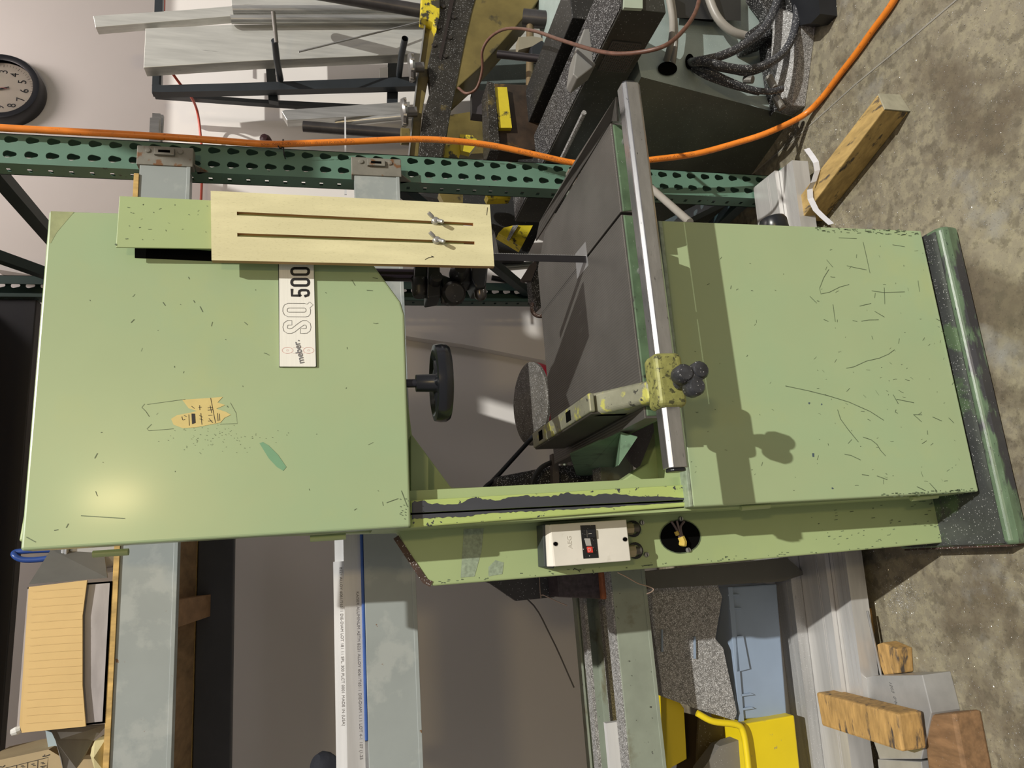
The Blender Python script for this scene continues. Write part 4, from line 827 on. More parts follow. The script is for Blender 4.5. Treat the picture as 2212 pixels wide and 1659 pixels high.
m = Mb().slab([(1440, 1508), (1462, 1508), (1478, 1530), (1484, 1640), (1450, 1659), (1448, 1780), (1440, 1780)], .72, .25); obj('bin_front', m, yelbin, YB3, bevel=.003)
m = Mb().slab([(1478, 1540), (1560, 1560), (1570, 1800), (1455, 1800)], .90, .02); obj('cardboard_liner', m, M('brown_liner', (.06, .04, .02), .8), YB3)
m = Mb().slab([(1515, 1665), (1555, 1612), (1598, 1598), (1606, 1700), (1500, 1750)], .70, .05); obj('grey_scrap', m, M('grey_scrap_sheet', (.17, .16, .145), .6, sparkle=.01), label='grey scrap sheet inside the yellow bin', cat='scrap')

# ---- aluminium bars on the floor
rot = math.atan2(.10, -1.3)
def fbar(name, p0, p1, h, w, z0, mat, label, grooves=()):
    """bar on the floor from p0 to p1 (front lower edge), h high, w deep"""
    a = V(p0); b = V(p1); d = (b - a).normalized(); nrm = V((-d.y, d.x, 0));
    if nrm.y < 0: nrm = -nrm
    m = Mb(); prof = [(0, 0)] + [(0, h * g_) for g_ in ()] + [(0, h)]
    # profile across w with shallow grooves
    pr = [(0, 0), (0, h)]
    for g_ in grooves: pr += [(w * (g_ - .012) , h), (w * g_, h - .004), (w * (g_ + .012), h)]
    pr += [(w, h), (w, 0)]
    pts = [a + nrm * x + V((0, 0, z0 + z)) for x, z in pr]
    m.prism(pts, b - a); return obj(name, m, mat, label=label, cat='metal bar')
A0 = P(1745, 348, Z=.045); A1 = P(1898, 1459, Z=.045); A0.z = A1.z = 0
dB = (A1 - A0).normalized(); nB = V((-dB.y, dB.x, 0)); nB = nB if nB.y > 0 else -nB
o_ = 0
for w_, h_, e_, ln_, mt, lb, gr in ((.07, .055, 0, 1.60, alu, 'ribbed aluminium bar at the front of the floor stack', (.2, .45, .8)), (.125, .07, .0, 2.1, alu, 'wide flat aluminium bar in the middle of the floor stack', (.3, .36)), (.085, .105, .13, 2.1, alud, 'chip dusted dull aluminium bar towards the bins', (.3,)), (.05, .15, .11, 2.1, alu, 'narrow ribbed aluminium bar rearmost in the floor stack', (.3, .7))):
    a = A0 + nB * o_ + dB * e_
    fbar('aluminium_bar', a, a + dB * ln_, h_, w_, .045, mt, lb, gr); o_ += w_ + .002
for t in (.25, 1.35):
    a = A0 + dB * t + nB * .05; m = Mb().prism([a, a + nB * .26, a + nB * .26 + dB * .07, a + dB * .07], (0, 0, .0445)); obj('bearer', m, oldwood, label='dark wood bearer under the aluminium floor stack, %s' % ('behind the base of the band saw' if t < 1 else 'beside the small ochre block'), cat='lumber')
m = Mb().cyl(P(1874, 1320, Z=.07), P(1905, 1465, Z=.05), .0035, 10); obj('thin_rod', m, zinc, label='thin bright rod lying beside the front aluminium bar', cat='rod')
m = Mb(); a = P(1935, 1459, Z=0)
def block(name, px4, Ztop, th, mat, label, cat, bev=.004):
    m = Mb().slabz(px4, Ztop, th); return obj(name, m, mat, bevel=bev, label=label, cat=cat)
block('wood_block', [(1893, 1392), (1905, 1388), (1937, 1402), (1940, 1455), (1908, 1458), (1898, 1430)], .05, .05, oldwood, 'small ochre wood block under the end of the front aluminium bar', 'wood block')
AB = block('aluminium_block', [(1842, 1472), (1885, 1460), (1992, 1458), (2012, 1540), (1990, 1640), (1900, 1640)], .085, .085, M('grey_aluminium_block', (.42, .42, .42), .4, .4, var=.12, scale=12), 'large grey aluminium block with stamped lettering on the floor', 'metal block', .002)
text('stamp', '1503  0-PPH', .014, P(1925, 1474, Z=.0855), P(1935, 1510, Z=.0855) - P(1923, 1470, Z=.0855), V((.2, 1, 0)), M('stamp_print', (.10, .10, .10), .6), AB, ext=.0001)
block('aluminium_block', [(1895, 1640), (1990, 1645), (2010, 1800), (1915, 1800)], .07, .07, M('grey_aluminium_block', (.42, .42, .42), .4), 'flat grey aluminium plate partly out of frame under the wood', 'metal block', .002)
m = Mb(); zt = .17
tp = [P(1762, 1495, Z=zt), P(1940, 1542, Z=zt), P(1950, 1625, Z=zt), P(1775, 1568, Z=zt)]
m.prism(tp, (0, 0, -.07)); obj('wood_block', m, oldwood, bevel=.006, label='long ochre grained wood block lying over the aluminium bars', cat='wood block')
block('wood_block', [(1990, 1545), (2060, 1540), (2090, 1700), (2010, 1720)], .08, .08, M('brown_floor_block', (.22, .125, .06), .75, var=.3, scale=14, stretch=(4, 1, 4), sparkle=.006), 'brown wood block standing on the concrete at the lower frame edge', 'wood block', .008)
# ---- right side lumber
m = Mb(); H = .085
a = P(1895, 206, Z=H); b = P(1936, 210, Z=H); c = P(1758, 452, Z=H); 
p0 = P(1957, 240, Z=0.0)
dv = (P(1750, 440, Z=H) - a); nv = V((dv.y, -dv.x, 0)).normalized() * .085
if nv.x < 0 and nv.y > 0: nv = -nv
w_ = P(1905, 235, Z=H) - a
e1 = [P(1895, 205, Z=H), P(1909, 238, Z=H)]
m.hexa([P(1943, 208, Z=0), P(1963, 243, Z=0), P(1778, 478, Z=0), P(1752, 470, Z=0), P(1895, 205, Z=H), P(1909, 238, Z=H), P(1728, 478, Z=H), P(1715, 440, Z=H)])
LU = obj('lumber_piece', m, oldwoody, bevel=.003, label='weathered yellow lumber offcut lying loose on the open concrete floor', cat='lumber')
m = Mb().prism([P(1896, 204, Z=H + .001), P(1942, 206, Z=.001), P(1964, 242, Z=.001), P(1910, 237, Z=H + .001)], (-.0, -.004, 0)); obj('end_grain', m, M('pale_end_grain', (.36, .34, .25), .8, var=.15, scale=30), LU, label='pale grey sawn end')
m = Mb(); pts = [(1737, 323, .12), (1748, 338, .11), (1757, 352, .11), (1760, 370, .105), (1752, 395, .11), (1744, 410, .11), (1745, 430, .11), (1757, 455, .11), (1772, 470, .11), (1790, 486, .10)]
L_ = [P(x, y, Z=z) for x, y, z in pts]; n = len(L_); m.add(L_ + [p + V((.004, -.004, -.016)) for p in L_] + [p + V((.001, .0015, 0)) for p in L_] + [p + V((.005, -.0025, -.016)) for p in L_], [[i, i + 1, n + i + 1, n + i] for i in range(n - 1)] + [[2 * n + i, 3 * n + i, 3 * n + i + 1, 2 * n + i + 1] for i in range(n - 1)])
obj('plastic_strap', m, bentw, label='curled white plastic strap beside the lumber offcut', cat='strap')

# ================================================================ ORANGE HOSE
hp = [(-60, 272, .575, 'Y'), (0, 276, .575, 'Y'), (150, 284, .575, 'Y'), (300, 292, .575, 'Y'), (450, 302, .575, 'Y'), (570, 311, .57, 'Y'), (640, 310, .57, 'Y'), (760, 306, .57, 'Y'), (880, 301, .565, 'Y'), (960, 303, .56, 'Y'), (1060, 314, .56, 'Y'), (1160, 335, .55, 'Y'), (1240, 352, .54, 'Y'), (1320, 357, .52, 'Y'), (1400, 346, .50, 'Y'), (1500, 333, .48, 'Y'), (1590, 309, .45, 'Y'), (1660, 286, .41, 'Y'), (1734, 250, .035, 'Z'), (1775, 212, .012, 'Z'), (1811, 165, .01, 'Z'), (1852, 112, .01, 'Z'), (1884, 67, .01, 'Z'), (1932, 0, .01, 'Z'), (1975, -90, .01, 'Z')]
hpts = [P(x, y, **{k_: v}) for x, y, v, k_ in hp]
m = Mb().tube(hpts, .0095, 14); HO = obj('orange_hose', m, orange, smooth=True, label='orange air hose hanging along the green rack post down to the floor', cat='hose')
def along(px0, px1, s, size):
    a = P(*px0[:2], Y=px0[2]); b = P(*px1[:2], Y=px1[2])
    d = (a - b).normalized(); n_ = (CP - a).normalized(); u_ = n_.cross(d).normalized()
    o = text('hose_print', s, size, b + n_ * .0098 - u_ * .003, d, u_, oprint, HO, ext=.0002)
along((640, 310, .57), (745, 306.5, .57), '38.10 CAUTION: RISK OF BURSTING - DO NOT USE', .0085) if False else None
for a, b in (((600, 311, .56), (765, 306, .56)), ((905, 302, .555), (1075, 316.5, .55)), ((1130, 328, .545), (1235, 351, .535)), ((1405, 345.5, .49), (1500, 333, .47))):
    along(a, b, 'CAUTION: RISK OF BURSTING - DO NOT USE ABOVE 300PSI - MADE IN CHINA 1902'[:int(60 * abs(a[0] - b[0]) / 170)], .0085)
m = Mb(); tc_ = P(612, 311, Y=.575); m.lathe([(.0125, -.0018), (.0135, -.0018), (.0135, .0018), (.0125, .0018), (.0125, -.0018)], tc_, (0, 0, 1), 18); m.tube([tc_ + V((-.012, -.004, 0)), tc_ + V((-.02, -.01, .008)), tc_ + V((-.016, -.016, .014))], .0018, 6); m.tube([tc_ + V((-.012, -.004, 0)), tc_ + V((-.03, .0, -.002)), tc_ + V((-.035, .02, -.004))], .0018, 6)
obj('cable_tie', m, black, label='black cable tie fixing the orange hose to the rack post', cat='cable tie')

# ================================================================ WALL CLOCK
cy = P(0, 197, Y=1.97); rr0 = abs(P(10, 272, Y=1.97).x - P(10, 127, Y=1.97).x) / 2 * .98
cc = V((cy.x, 1.96, P(97, 200, Y=1.97).z + rr0))
CL = thing('wall_clock', cc, 'round wall clock with a black rim, cut by the frame edge', 'clock')
m = Mb().lathe([(rr0 - .035, .03), (rr0 - .018, .036), (rr0 - .008, .034), (rr0, .02), (rr0, -.038), (0, -.038)], cc, (0, -1, 0), 56); obj('clock_rim', m, blackpl, CL, smooth=True)
m = Mb().lathe([(0, .006), (rr0 - .03, .006)], cc, (0, -1, 0), 48); DIAL = obj('clock_dial', m, clockface, CL)
m = Mb().lathe([(0, .0345), (rr0 * .4, .033), (rr0 * .7, .029), (rr0 - .03, .022)], cc, (0, -1, 0), 48); obj('clock_lens', m, glassm, CL, smooth=True)
m = Mb()
for t in range(60):
    a = t * math.pi / 30; r0_ = rr0 - .040; r1_ = r0_ - (.014 if t % 5 == 0 else .010); dd = V((math.sin(a), 0, math.cos(a)))
    m.ribbon([cc + V((0, -.0065, 0)) + dd * r0_, cc + V((0, -.0065, 0)) + dd * r1_], .002 if t % 5 == 0 else .0012)
decal(DIAL, m, ink)
for h in range(1, 13):
    a = h * math.pi / 6; dd = V((math.sin(a), 0, math.cos(a))) * (rr0 - .078)
    text('numeral', str(h), .05, cc + dd + V((0, -.0072, -.017)), (1, 0, 0), (0, 0, 1), ink, CL, align='CENTER', sx=.85)
m = Mb(); m.prism([cc + V((-.004, -.012, 0)), cc + V((.004, -.012, 0)), cc + V((.014, -.012, -.03)), cc + V((.010, -.012, -.032))], (0, .001, 0)); m.prism([cc + V((-.004, -.013, 0)), cc + V((.004, -.013, 0)), cc + V((-.03, -.013, .10)), cc + V((-.034, -.013, .10))], (0, .001, 0)); obj('clock_hand', m, ink, CL)
m = Mb().ribbon([cc + V((.01, -.015, .04)), cc + V((.0, -.015, -.025))], .0016); obj('second_hand', m, inkred, CL)

# ================================================================ STOCK RACK + STANDING METAL
KY = 1.62
SR = thing('stock_rack', P(890, 180, Y=KY), 'black welded tube rack with pegs holding long aluminium stock by the wall', 'rack')
def sl(q, Y, th, name, mat, parent=None, **kw):
    m = Mb().slab(q, Y, th); return obj(name, m, mat, parent, **kw)
dkm = M('black_rack_tube', (.022, .027, .032), .4, var=.2)
sl([(328, 183), (345, 184), (553, 178), (902, 165), (902, 186), (553, 195), (345, 199), (330, 198)], KY, .04, 'rack_upright', dkm, SR)
sl([(330, 198), (345, 199), (553, 214), (790, 226), (885, 238), (885, 245), (700, 232), (553, 222), (333, 206)], KY + .22, .03, 'rack_leg', dkm, SR)
sl([(335, -30), (352, -30), (348, 200), (328, 200)], KY + .02, .03, 'rack_crossbar', dkm, SR)
sl([(574, 145), (594, 145), (601, 220), (580, 216)], KY + .05, .03, 'rack_crossbar', dkm, SR)
sl([(838, 134), (861, 132), (859, 222), (836, 222)], KY + .05, .03, 'rack_crossbar', dkm, SR)
sl([(820, 147), (838, 145), (838, 168), (820, 169)], KY + .04, .03, 'bracket_end', aluw, SR)
m = Mb().tube([P(606, 172, Y=KY), P(598, 130, Y=KY - .13), P(593, 88, Y=KY - .24)], .014, 14, smooth=False); obj('peg', m, dkm, SR, smooth=True)
m = Mb().tube([P(862, 163, Y=KY), P(867, 120, Y=KY - .13), P(875, 83, Y=KY - .24)], .0145, 14, smooth=False, cap=False); obj('peg', m, dkm, SR, smooth=True)
m = Mb().tube([P(597, 92, Y=KY - .24), P(590, 25, Y=KY - .3)], .009, 10); obj('peg_extension', m, M('grey_rod', (.20, .19, .18), .4, .4), SR, smooth=True)
AY = KY - .07
g_ = 'aluminium stock leaning on the black rack'
def stock(q, Y, th, name, mat, label, cat='metal bar'):
    m = Mb().slab(q, Y, th); return obj(name, m, mat, label=label, cat=cat, group=g_, bevel=.002)
stock([(314, 61), (500, 53), (640, 51), (916, 48), (1560, 38), (1560, 88), (908, 116), (553, 131), (310, 146)], AY, .06, 'aluminium_bar', aluv, 'widest flat aluminium bar standing on the black rack')
stock([(201, 34), (390, 22), (560, 8), (1500, -20), (1500, 10), (560, 30), (206, 59)], AY - .0, .045, 'aluminium_bar', aluv, 'longest thin aluminium box tube reaching highest on the wall')
m = Mb().cyl(P(503, 22, Y=AY - .03), P(1500, 18, Y=AY - .03), .020, 20); obj('galvanised_tube', m, galv, smooth=True, label='round galvanised tube nearest the upper frame edge', cat='metal tube', group=g_)
m = Mb().cyl(P(499, 42, Y=AY - .025), P(1500, 40, Y=AY - .025), .019, 20); obj('galvanised_tube', m, galv, smooth=True, label='round galvanised tube beside the widest aluminium bar', cat='metal tube', group=g_)
m = Mb().cyl(P(645, 112, Y=AY - .09), P(918, 45, Y=AY - .05), .004, 10); obj('welding_rod', m, zinc, smooth=True, label='thin rod lying diagonally over the widest aluminium bar', cat='rod')
stock([(500, -40), (1200, -30), (1190, 10), (553, 9), (500, 12)], AY + .1, .03, 'aluminium_bar', aluv, 'aluminium plate behind the galvanised tubes at the frame edge')
stock([(608, 240), (615, 237), (885, 219), (885, 245), (620, 260)], KY - .02, .05, 'aluminium_bar', galv, 'slotted galvanised angle leaning below the black rack')
m = Mb().cyl(P(725, 266, Y=KY + .03), P(890, 250, Y=KY - .03), .019, 18); obj('conduit', m, galv, smooth=True, label='pale round conduit beneath the galvanised angle', cat='metal tube', group=g_)
m = Mb().cyl(P(655, 273, Y=KY - .05), P(875, 290, Y=KY - .09), .024, 20); obj('steel_pipe', m, darkpipe, smooth=True, label='dark steel pipe with an open end beside the orange hose', cat='pipe')
m = Mb().cyl(P(600, -30, Y=1.36), P(912, 24, Y=1.3), .028, 20); obj('steel_pipe', m, darkpipe, smooth=True, label='dark steel pipe crossing the upper frame edge into the yellow arm', cat='pipe')
sl([(744, 252), (747, 252), (749, 420), (744, 420)], 1.3, .004, 'thin_plate', aluw, label='thin bright strip standing upright behind the green rack post', cat='strip')
ys_ = P(344, 246, Z=SHZ + .001).y
for i, (x0, x1, y1_, dy) in enumerate(((324, 328, 254, .0), (329, 336, 244, .015), (337, 344, 247, .05))):
    a = P(x0, y1_, Y=ys_ + dy); b = P(x1, y1_, Y=ys_ + dy); m = Mb().box(a.x - .7, a.x, ys_ + dy, ys_ + dy + .012, SHZ + .001 if i else SHZ + .001, a.z); obj('flat_bar', m, galv, label='%s flat bar end sticking out behind the green post on the upper shelf' % ('shortest', 'widest', 'lowest')[i], cat='metal bar')
m = Mb().tube([P(370, 155, Y=1.7), P(392, 185, Y=1.75), P(412, 208, Y=1.8), P(426, 240, Y=1.9), P(433, 290, Y=1.93), P(437, 350, Y=1.93), P(434, 440, Y=1.93)], .006, 10); obj('red_cable', m, redc, smooth=True, label='red cable hanging down the wall from the black rack', cat='cable')
m = Mb().tube([P(355, -20, Y=1.72), P(354, 22, Y=1.72)], .006, 8); obj('red_cable', m, redc, smooth=True, label='short piece of red cable on the black crossbar at the frame edge', cat='cable')
m = Mb().lathe([(0, .02), (.016, .016), (.02, 0), (.016, -.02), (0, -.03)], P(574, 302, Y=1.2), (0, -1, .5), 12); obj('red_black_grip', m, M('maroon_grip', (.05, .012, .015), .5), label='dark maroon grip peeking out behind the orange hose', cat='grip', smooth=True)

# ================================================================ HORIZONTAL BAND SAW (right background)
HS = thing('horizontal_saw', (1.5, .7, 0), 'old grimy horizontal cut-off band saw with yellow arm and pale green cabinet', 'band saw')
def hpz(q, Y, th, name, mat, **kw): m = Mb().slab(q, Y, th); return obj(name, m, mat, HS, **kw)
# cabinet: left face and pale front face
t0 = P(1385, 166, X=1.29); b0 = P(1712, 252, Z=0); b1 = P(1659, 327, Z=0)
dirL = (b1 - b0).normalized(); b1 = b0 + dirL * .75; t1 = t0 + dirL * .75
b2 = b0 + V((1.2, .12, 0)); t2 = t0 + V((1.2, .18, .0)); b3 = b2 + dirL * .75; t3 = t2 + dirL * .75
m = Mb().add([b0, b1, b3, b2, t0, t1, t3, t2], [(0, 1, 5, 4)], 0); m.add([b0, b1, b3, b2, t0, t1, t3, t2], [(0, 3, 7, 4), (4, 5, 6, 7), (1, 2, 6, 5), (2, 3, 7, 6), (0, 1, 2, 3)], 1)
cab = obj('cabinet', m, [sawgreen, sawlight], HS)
nF = (b2 - b0).cross(V((0, 0, 1))).normalized(); nF = nF if nF.y < 0 else -nF
def pf(x, y, d=0.):  # point on the cabinet's front plane
    r_ = CF * F + CR * (1659 - y - 829.5) - CU * (x - 1106); pt = b0 + nF * d; nn = (b2 - b0).cross(t0 - b0).normalized(); tt = (pt - CP).dot(nn) / r_.dot(nn); return CP + r_ * tt
for cx, cy_, rx, ry in ((1442, 148, 21, 15), (1490, 133, 10, 17)):
    m = Mb().add([pf(cx + rx * math.cos(t * .35), cy_ + ry * math.sin(t * .35), .003) for t in range(18)], [list(range(18))]); obj('cable_opening', m, voidm, cab)
m = Mb().add([pf(1560, 0, .002), pf(1455, 0, .002), pf(1455, 38, .002), pf(1540, 48, .002)], [(0, 1, 2, 3)]); m.add([pf(x, y, .02) for x, y in ((1445, -60), (1600, -60), (1600, 45), (1455, 38))], [(0, 1, 2, 3)]); obj('access_panel', m, M('dark_access_panel', (.02, .021, .024), .4), cab)
# bed: box rail running back, its top covered in chips, with grille on the left face
def rX(x, y, X=1.3): return P(x, y, X=X)
a = rX(1343, 30); b = rX(1226, 243); c = rX(1440, 40); 
h_ = a.z - c.z; ztb = (a.z + b.z) / 2
y0 = a.y - .02; m = Mb().box(1.30, 1.47, y0, 1.35, ztb - .125, ztb, 0)
bed = obj('bed_rail', m, M('bed_dark_steel', (.045, .045, .038), .42, .3, var=.25, scale=8, sparkle=.01), HS, bevel=.003)
m = Mb().box(1.305, 1.465, y0 + .003, 1.34, ztb, ztb + .003); obj('chip_layer', m, chippy, bed, label='metal chips on the rail top')
ga = rX(1325, 89); gb = rX(1295, 148); m = Mb()
gy0, gy1 = rX(1325, 89).y, rX(1300, 150).y; gz1 = ztb - .02; gz0 = ztb - .105
for i in range(14): z = gz0 + (gz1 - gz0) * i / 13; m.box(1.296, 1.300, gy0, gy1, z - .0015, z + .0015)
for i in range(26): y = gy0 + (gy1 - gy0) * i / 25; m.box(1.2955, 1.300, y - .0012, y + .0012, gz0, gz1)
obj('grille', m, M('dark_grille', (.09, .085, .08), .4, .3), bed)
m = Mb().box(1.2985, 1.2995, gy0, gy1, gz0, gz1); obj('grille_back', m, voidm, bed)
m = Mb().box(1.52, 1.66, .42, 1.45, ztb - .10, ztb + .02); o = obj('bed_rail', m, M('bed_dark_steel2', (.03, .03, .03), .45, .3, sparkle=.02), HS, bevel=.003)
m = Mb().box(1.32, 1.75, .56, 1.3, ztb - .2, ztb - .11); obj('bed_body', m, M('bed_black', (.03, .03, .03), .5, .2, sparkle=.01), HS)
m = Mb().box(1.36, 1.74, .55, 1.25, .28, ztb - .2); obj('bed_pedestal', m, M('bed_black', (.03, .03, .03), .5), HS)
m = Mb().prism([P(1348, -40, Y=y0), P(1385, -40, Y=y0), P(1385, 24, Y=y0), P(1345, 22, Y=y0)], (0, -.01, 0)); obj('pale_plate', m, M('pale_green_enamel', (.36, .42, .33), .5), HS)
m = Mb().tube([P(1262, 243, X=1.27), P(1210, 350, X=1.27)], .008, 8); obj('chip_laden_bar', m, chipgrey, HS, smooth=True)
m = Mb().slab([(1120, 345), (1240, 335), (1250, 410), (1110, 410)], .95, .05); obj('dark_shelf_part', m, M('bed_black', (.03, .03, .03), .5), HS)
# vise, blocks
hpz([(1245, 112), (1262, 62), (1285, 60), (1287, 140), (1248, 170), (1238, 160)], .34, .07, 'vise_jaw', M('grey_jaw', (.26, .255, .24), .45, .3, sparkle=.004), bevel=.003)
hpz([(1068, 188), (1095, 188), (1106, 276), (1078, 276)], .95, .02, 'yellow_block', yelm)
hpz([(1066, 180), (1150, 183), (1210, 185), (1200, 250), (1180, 325), (1075, 322)], .97, .14, 'carriage', M('carriage_rusty', (.04, .024, .014), .55, var=.5, scale=14, spots=[((.18, .10, .02), 8, .6, .7)]), bevel=.004)
hpz([(1053, 175), (1068, 180), (1080, 325), (1058, 325)], .94, .12, 'carriage_edge', grit)
hpz([(1108, 190), (1165, 195), (1205, 240), (1185, 300), (1120, 290)], 1.16, .05, 'casting', M('purple_grime', (.05, .042, .05), .5, sparkle=.01))
m = Mb().cyl(P(1145, 55, Y=1.2), P(1144, 190, Y=1.15), .016, 16); obj('brass_rod', m, M('dirty_brass', (.22, .16, .09), .45, .5), HS, smooth=True)
hpz([(1120, 80), (1150, 78), (1172, 82), (1174, 92), (1150, 100), (1120, 108)], 1.14, .05, 'beige_bracket', M('beige_grimy', (.24, .21, .15), .6))
hpz([(1145, 100), (1172, 84), (1188, 105), (1192, 120), (1165, 122), (1145, 118)], 1.13, .06, 'black_motor', black, bevel=.01)
m = Mb().cyl(P(1075, 117, Y=1.1), P(1230, 134, Y=1.0), .016, 16); obj('feed_rod', m, M('feed_rod_dark', (.045, .038, .04), .3, .6), HS, smooth=True)
m = Mb().cyl(P(1130, 38, Y=1.2), P(1235, 48, Y=1.15), .036, 20); obj('hydraulic_cylinder', m, darkpipe, HS, smooth=True)
m = Mb().slab([(1262, -30), (1300, -30), (1250, 90), (1200, 190), (1185, 160), (1215, 90)], 1.0, .08); obj('gritty_rail', m, chippy, HS)
m = Mb().cyl(P(1150, 18, Y=1.6), P(1300, 25, Y=1.6), .03, 18); obj('galvanised_tube', m, galv, smooth=True, label='galvanised tube lying behind the yellow saw arm', cat='metal tube')
m = Mb().slab([(1030, 60), (1470, 60), (1470, 190), (1030, 200)], 1.85, .03); obj('pale_green_sheet', m, M('grey_green_sheet', (.10, .125, .12), .5, sparkle=.01), label='grey green sheet panel standing behind the horizontal saw', cat='panel')
hpz([(1020, 195), (1062, 195), (1062, 250), (1020, 245)], 1.3, .05, 'guide_block', M('grimy_guide', (.07, .06, .065), .45, .3)) 
hpz([(960, 250), (1060, 235), (1065, 330), (950, 335)], 1.55, .05, 'yellow_shroud', yeldirt)
hpz([(958, 315), (985, 310), (1000, 312), (990, 345), (955, 345)], 1.3, .03, 'yellow_shroud', yelm)
hpz([(993, 290), (1020, 292), (1035, 305), (1015, 330), (995, 325)], 1.28, .03, 'yellow_shroud', yelm)
hpz([(880, 418), (1200, 410), (1180, 470), (1155, 520), (1135, 560), (1080, 560), (1068, 500), (1010, 440)], 1.68, .08, 'rear_body', M('bed_black', (.03, .03, .03), .5))
hpz([(1050, 420), (1066, 417), (1100, 418), (1103, 428), (1055, 430)], 1.5, .05, 'yellow_lip', yelm)
hpz([(948, 416), (1000, 416), (1000, 438), (960, 440)], 1.5, .05, 'yellow_lip', yeldirt)
hpz([(1077, 503), (1088, 492), (1108, 487), (1151, 487), (1127, 533)], 1.5, .06, 'wheel_guard', yelm)
hpz([(1108, 487), (1120, 486), (1100, 520), (1095, 516)], 1.49, .008, 'guard_seam', chipgrey)
hpz([(1145, 578), (1168, 556), (1190, 640), (1162, 668), (1150, 640)], .95, .06, 'chip_channel', chippy)
hpz([(1126, 602), (1145, 572), (1158, 562), (1160, 575), (1148, 606), (1130, 606)], .93, .02, 'bent_bracket', M('brown_grime', (.07, .055, .05), .5))
m = Mb().tube([P(1150, 655, Y=.92), P(1150, 672, Y=.92), P(1160, 682, Y=.92), P(1176, 683, Y=.92)], .007, 10); obj('pull_loop', m, rust, HS, smooth=True)
m = Mb().cyl(P(1085, 578, Y=1.75), P(1150, 572, Y=1.75), .018, 14); obj('pale_tube', m, galv, HS, smooth=True)
m = Mb().tube([P(1062, 600, Y=1.6), P(1110, 610, Y=1.6), P(1160, 625, Y=1.6)], .012, 10); obj('black_hose', m, black, HS, smooth=True)
m = Mb().cyl(P(1405, 405, Y=.5), P(1490, 480, Y=.3), .011, 14); obj('grey_pipe', m, greyhose, HS, smooth=True)
# yellow arm
ARM = hpz([(948, -30), (1035, -30), (1020, 20), (1005, 85), (988, 170), (972, 250), (955, 340), (903, 340), (915, 240), (930, 195), (924, 140), (940, 70)], 1.22, .05, 'saw_arm_face', grit, bevel=.003)
m = Mb().slab([(1010, -30), (1185, -30), (1150, 18), (1130, 40), (1036, 146), (985, 192), (972, 250), (960, 335), (950, 335), (965, 260), (980, 180), (996, 90), (1012, 20)], 1.225, .16); obj('saw_arm_side', m, yeldirt, HS, bevel=.004, label='dirty yellow side of the arm')
m = Mb().slab([(911, -20), (951, -20), (950, 30), (943, 66), (935, 48), (925, 42), (908, 38), (910, 10)], 1.2, .06); obj('arm_collar', m, yelm, HS, bevel=.004, label='bright yellow pipe collar')
m = Mb().slab([(920, 44), (944, 50), (935, 120), (912, 240), (903, 340), (882, 340), (897, 200)], 1.25, .03); obj('blade_cover', m, yeldirt, HS, bevel=.002)  # dark yellow here also carries the shadow on this plate
m = Mb().slab([(918, 42), (921, 42), (899, 200), (884, 340), (881, 340), (896, 200)], 1.235, .02); obj('cover_edge', m, zinc, HS)
m = Mb()
for x, y in ((957, 15), (947, 60), (938, 98), (980, 38), (972, 82), (962, 122)): m.lathe([(0, .008), (.009, .006), (.012, 0)], P(x, y, Y=1.22), (0, -1, 0), 12)
obj('bolt', m, M('oily_bolt', (.10, .09, .08), .25, .8), ARM, smooth=True)
m = Mb().slab([(975, -20), (985, -20), (968, 60), (953, 130), (948, 120), (962, 60)], 1.214, .006); obj('groove', m, M('dark_rust_groove', (.02, .012, .01), .6), ARM)
for (x, y) in ((889, 146), (873, 243)):
    m = Mb(); c = P(x, y, Y=1.2); ax = V((.1, -.05, -1)); m.lathe([(0, -.012), (.05, -.010), (.055, 0), (.05, .010), (0, .014)], c, ax, 24); m.cyl(c, c + ax * .05, .02, 14)
    for t in range(8): a = t * .785; m.lathe([(0, .008), (.008, .006), (.010, -.006), (0, -.008)], c + V((math.cos(a) * .048, math.sin(a) * .048, 0)), (0, 0, 1), 8)
    obj('star_knob', m, M('grey_alloy_knob', (.25, .24, .23), .35, .7), HS, smooth=True)
m = Mb().cyl(P(866, 295, Y=1.3), P(884, 296, Y=1.3), .034, 18); obj('pipe_collar', m, yeldirt, HS)
# hoses
m = Mb().tube([P(990, 190, Y=1.15), P(1008, 202, Y=1.12), P(1030, 190, Y=1.1), P(1042, 150, Y=1.05), P(1042, 110, Y=1.0), P(1060, 80, Y=.95), P(1095, 62, Y=.85), P(1150, 66, Y=.62), P(1210, 86, Y=.38), P(1290, 110, Y=.2), P(1350, 116, Y=.12), P(1420, 105, Y=.06), P(1460, 82, Y=.05), P(1495, 40, Y=.06), P(1510, 0, Y=.08), P(1515, -60, Y=.1)], .0055, 12)
obj('brown_hose', m, brownh, HS, smooth=True)
def hose(pts, r, mat, Y0=.35, nm='hose'):
    m = Mb().tube([P(x, y, Y=(p[2] if len(p) > 2 else Y0)) for p in pts for x, y in [p[:2]]], r, 12); return obj(nm, m, mat, HS, smooth=True)
hose([(1683, -40), (1680, 0), (1655, 55), (1610, 95), (1560, 120), (1510, 132), (1492, 135, .42)], .0135, chiphose, .33)
hose([(1490, 135, .42), (1530, 135), (1590, 148), (1640, 145), (1690, 115), (1715, 70), (1722, 0), (1715, -50)], .012, chiphose, .31)
hose([(1490, 138, .42), (1520, 140), (1580, 152), (1625, 156), (1680, 128), (1705, 95), (1712, 40), (1705, -40)], .010, chiphose, .36)
hose([(1492, 140, .42), (1530, 152), (1570, 172), (1620, 192), (1660, 198), (1690, 192)], .0095, chiphose, .34)
hose([(1490, 142, .42), (1520, 162), (1560, 178), (1600, 190), (1640, 200)], .0095, chiphose, .39)
hose([(1440, -30), (1452, 40), (1450, 90), (1436, 142, .42)], .010, greyhose, .34)
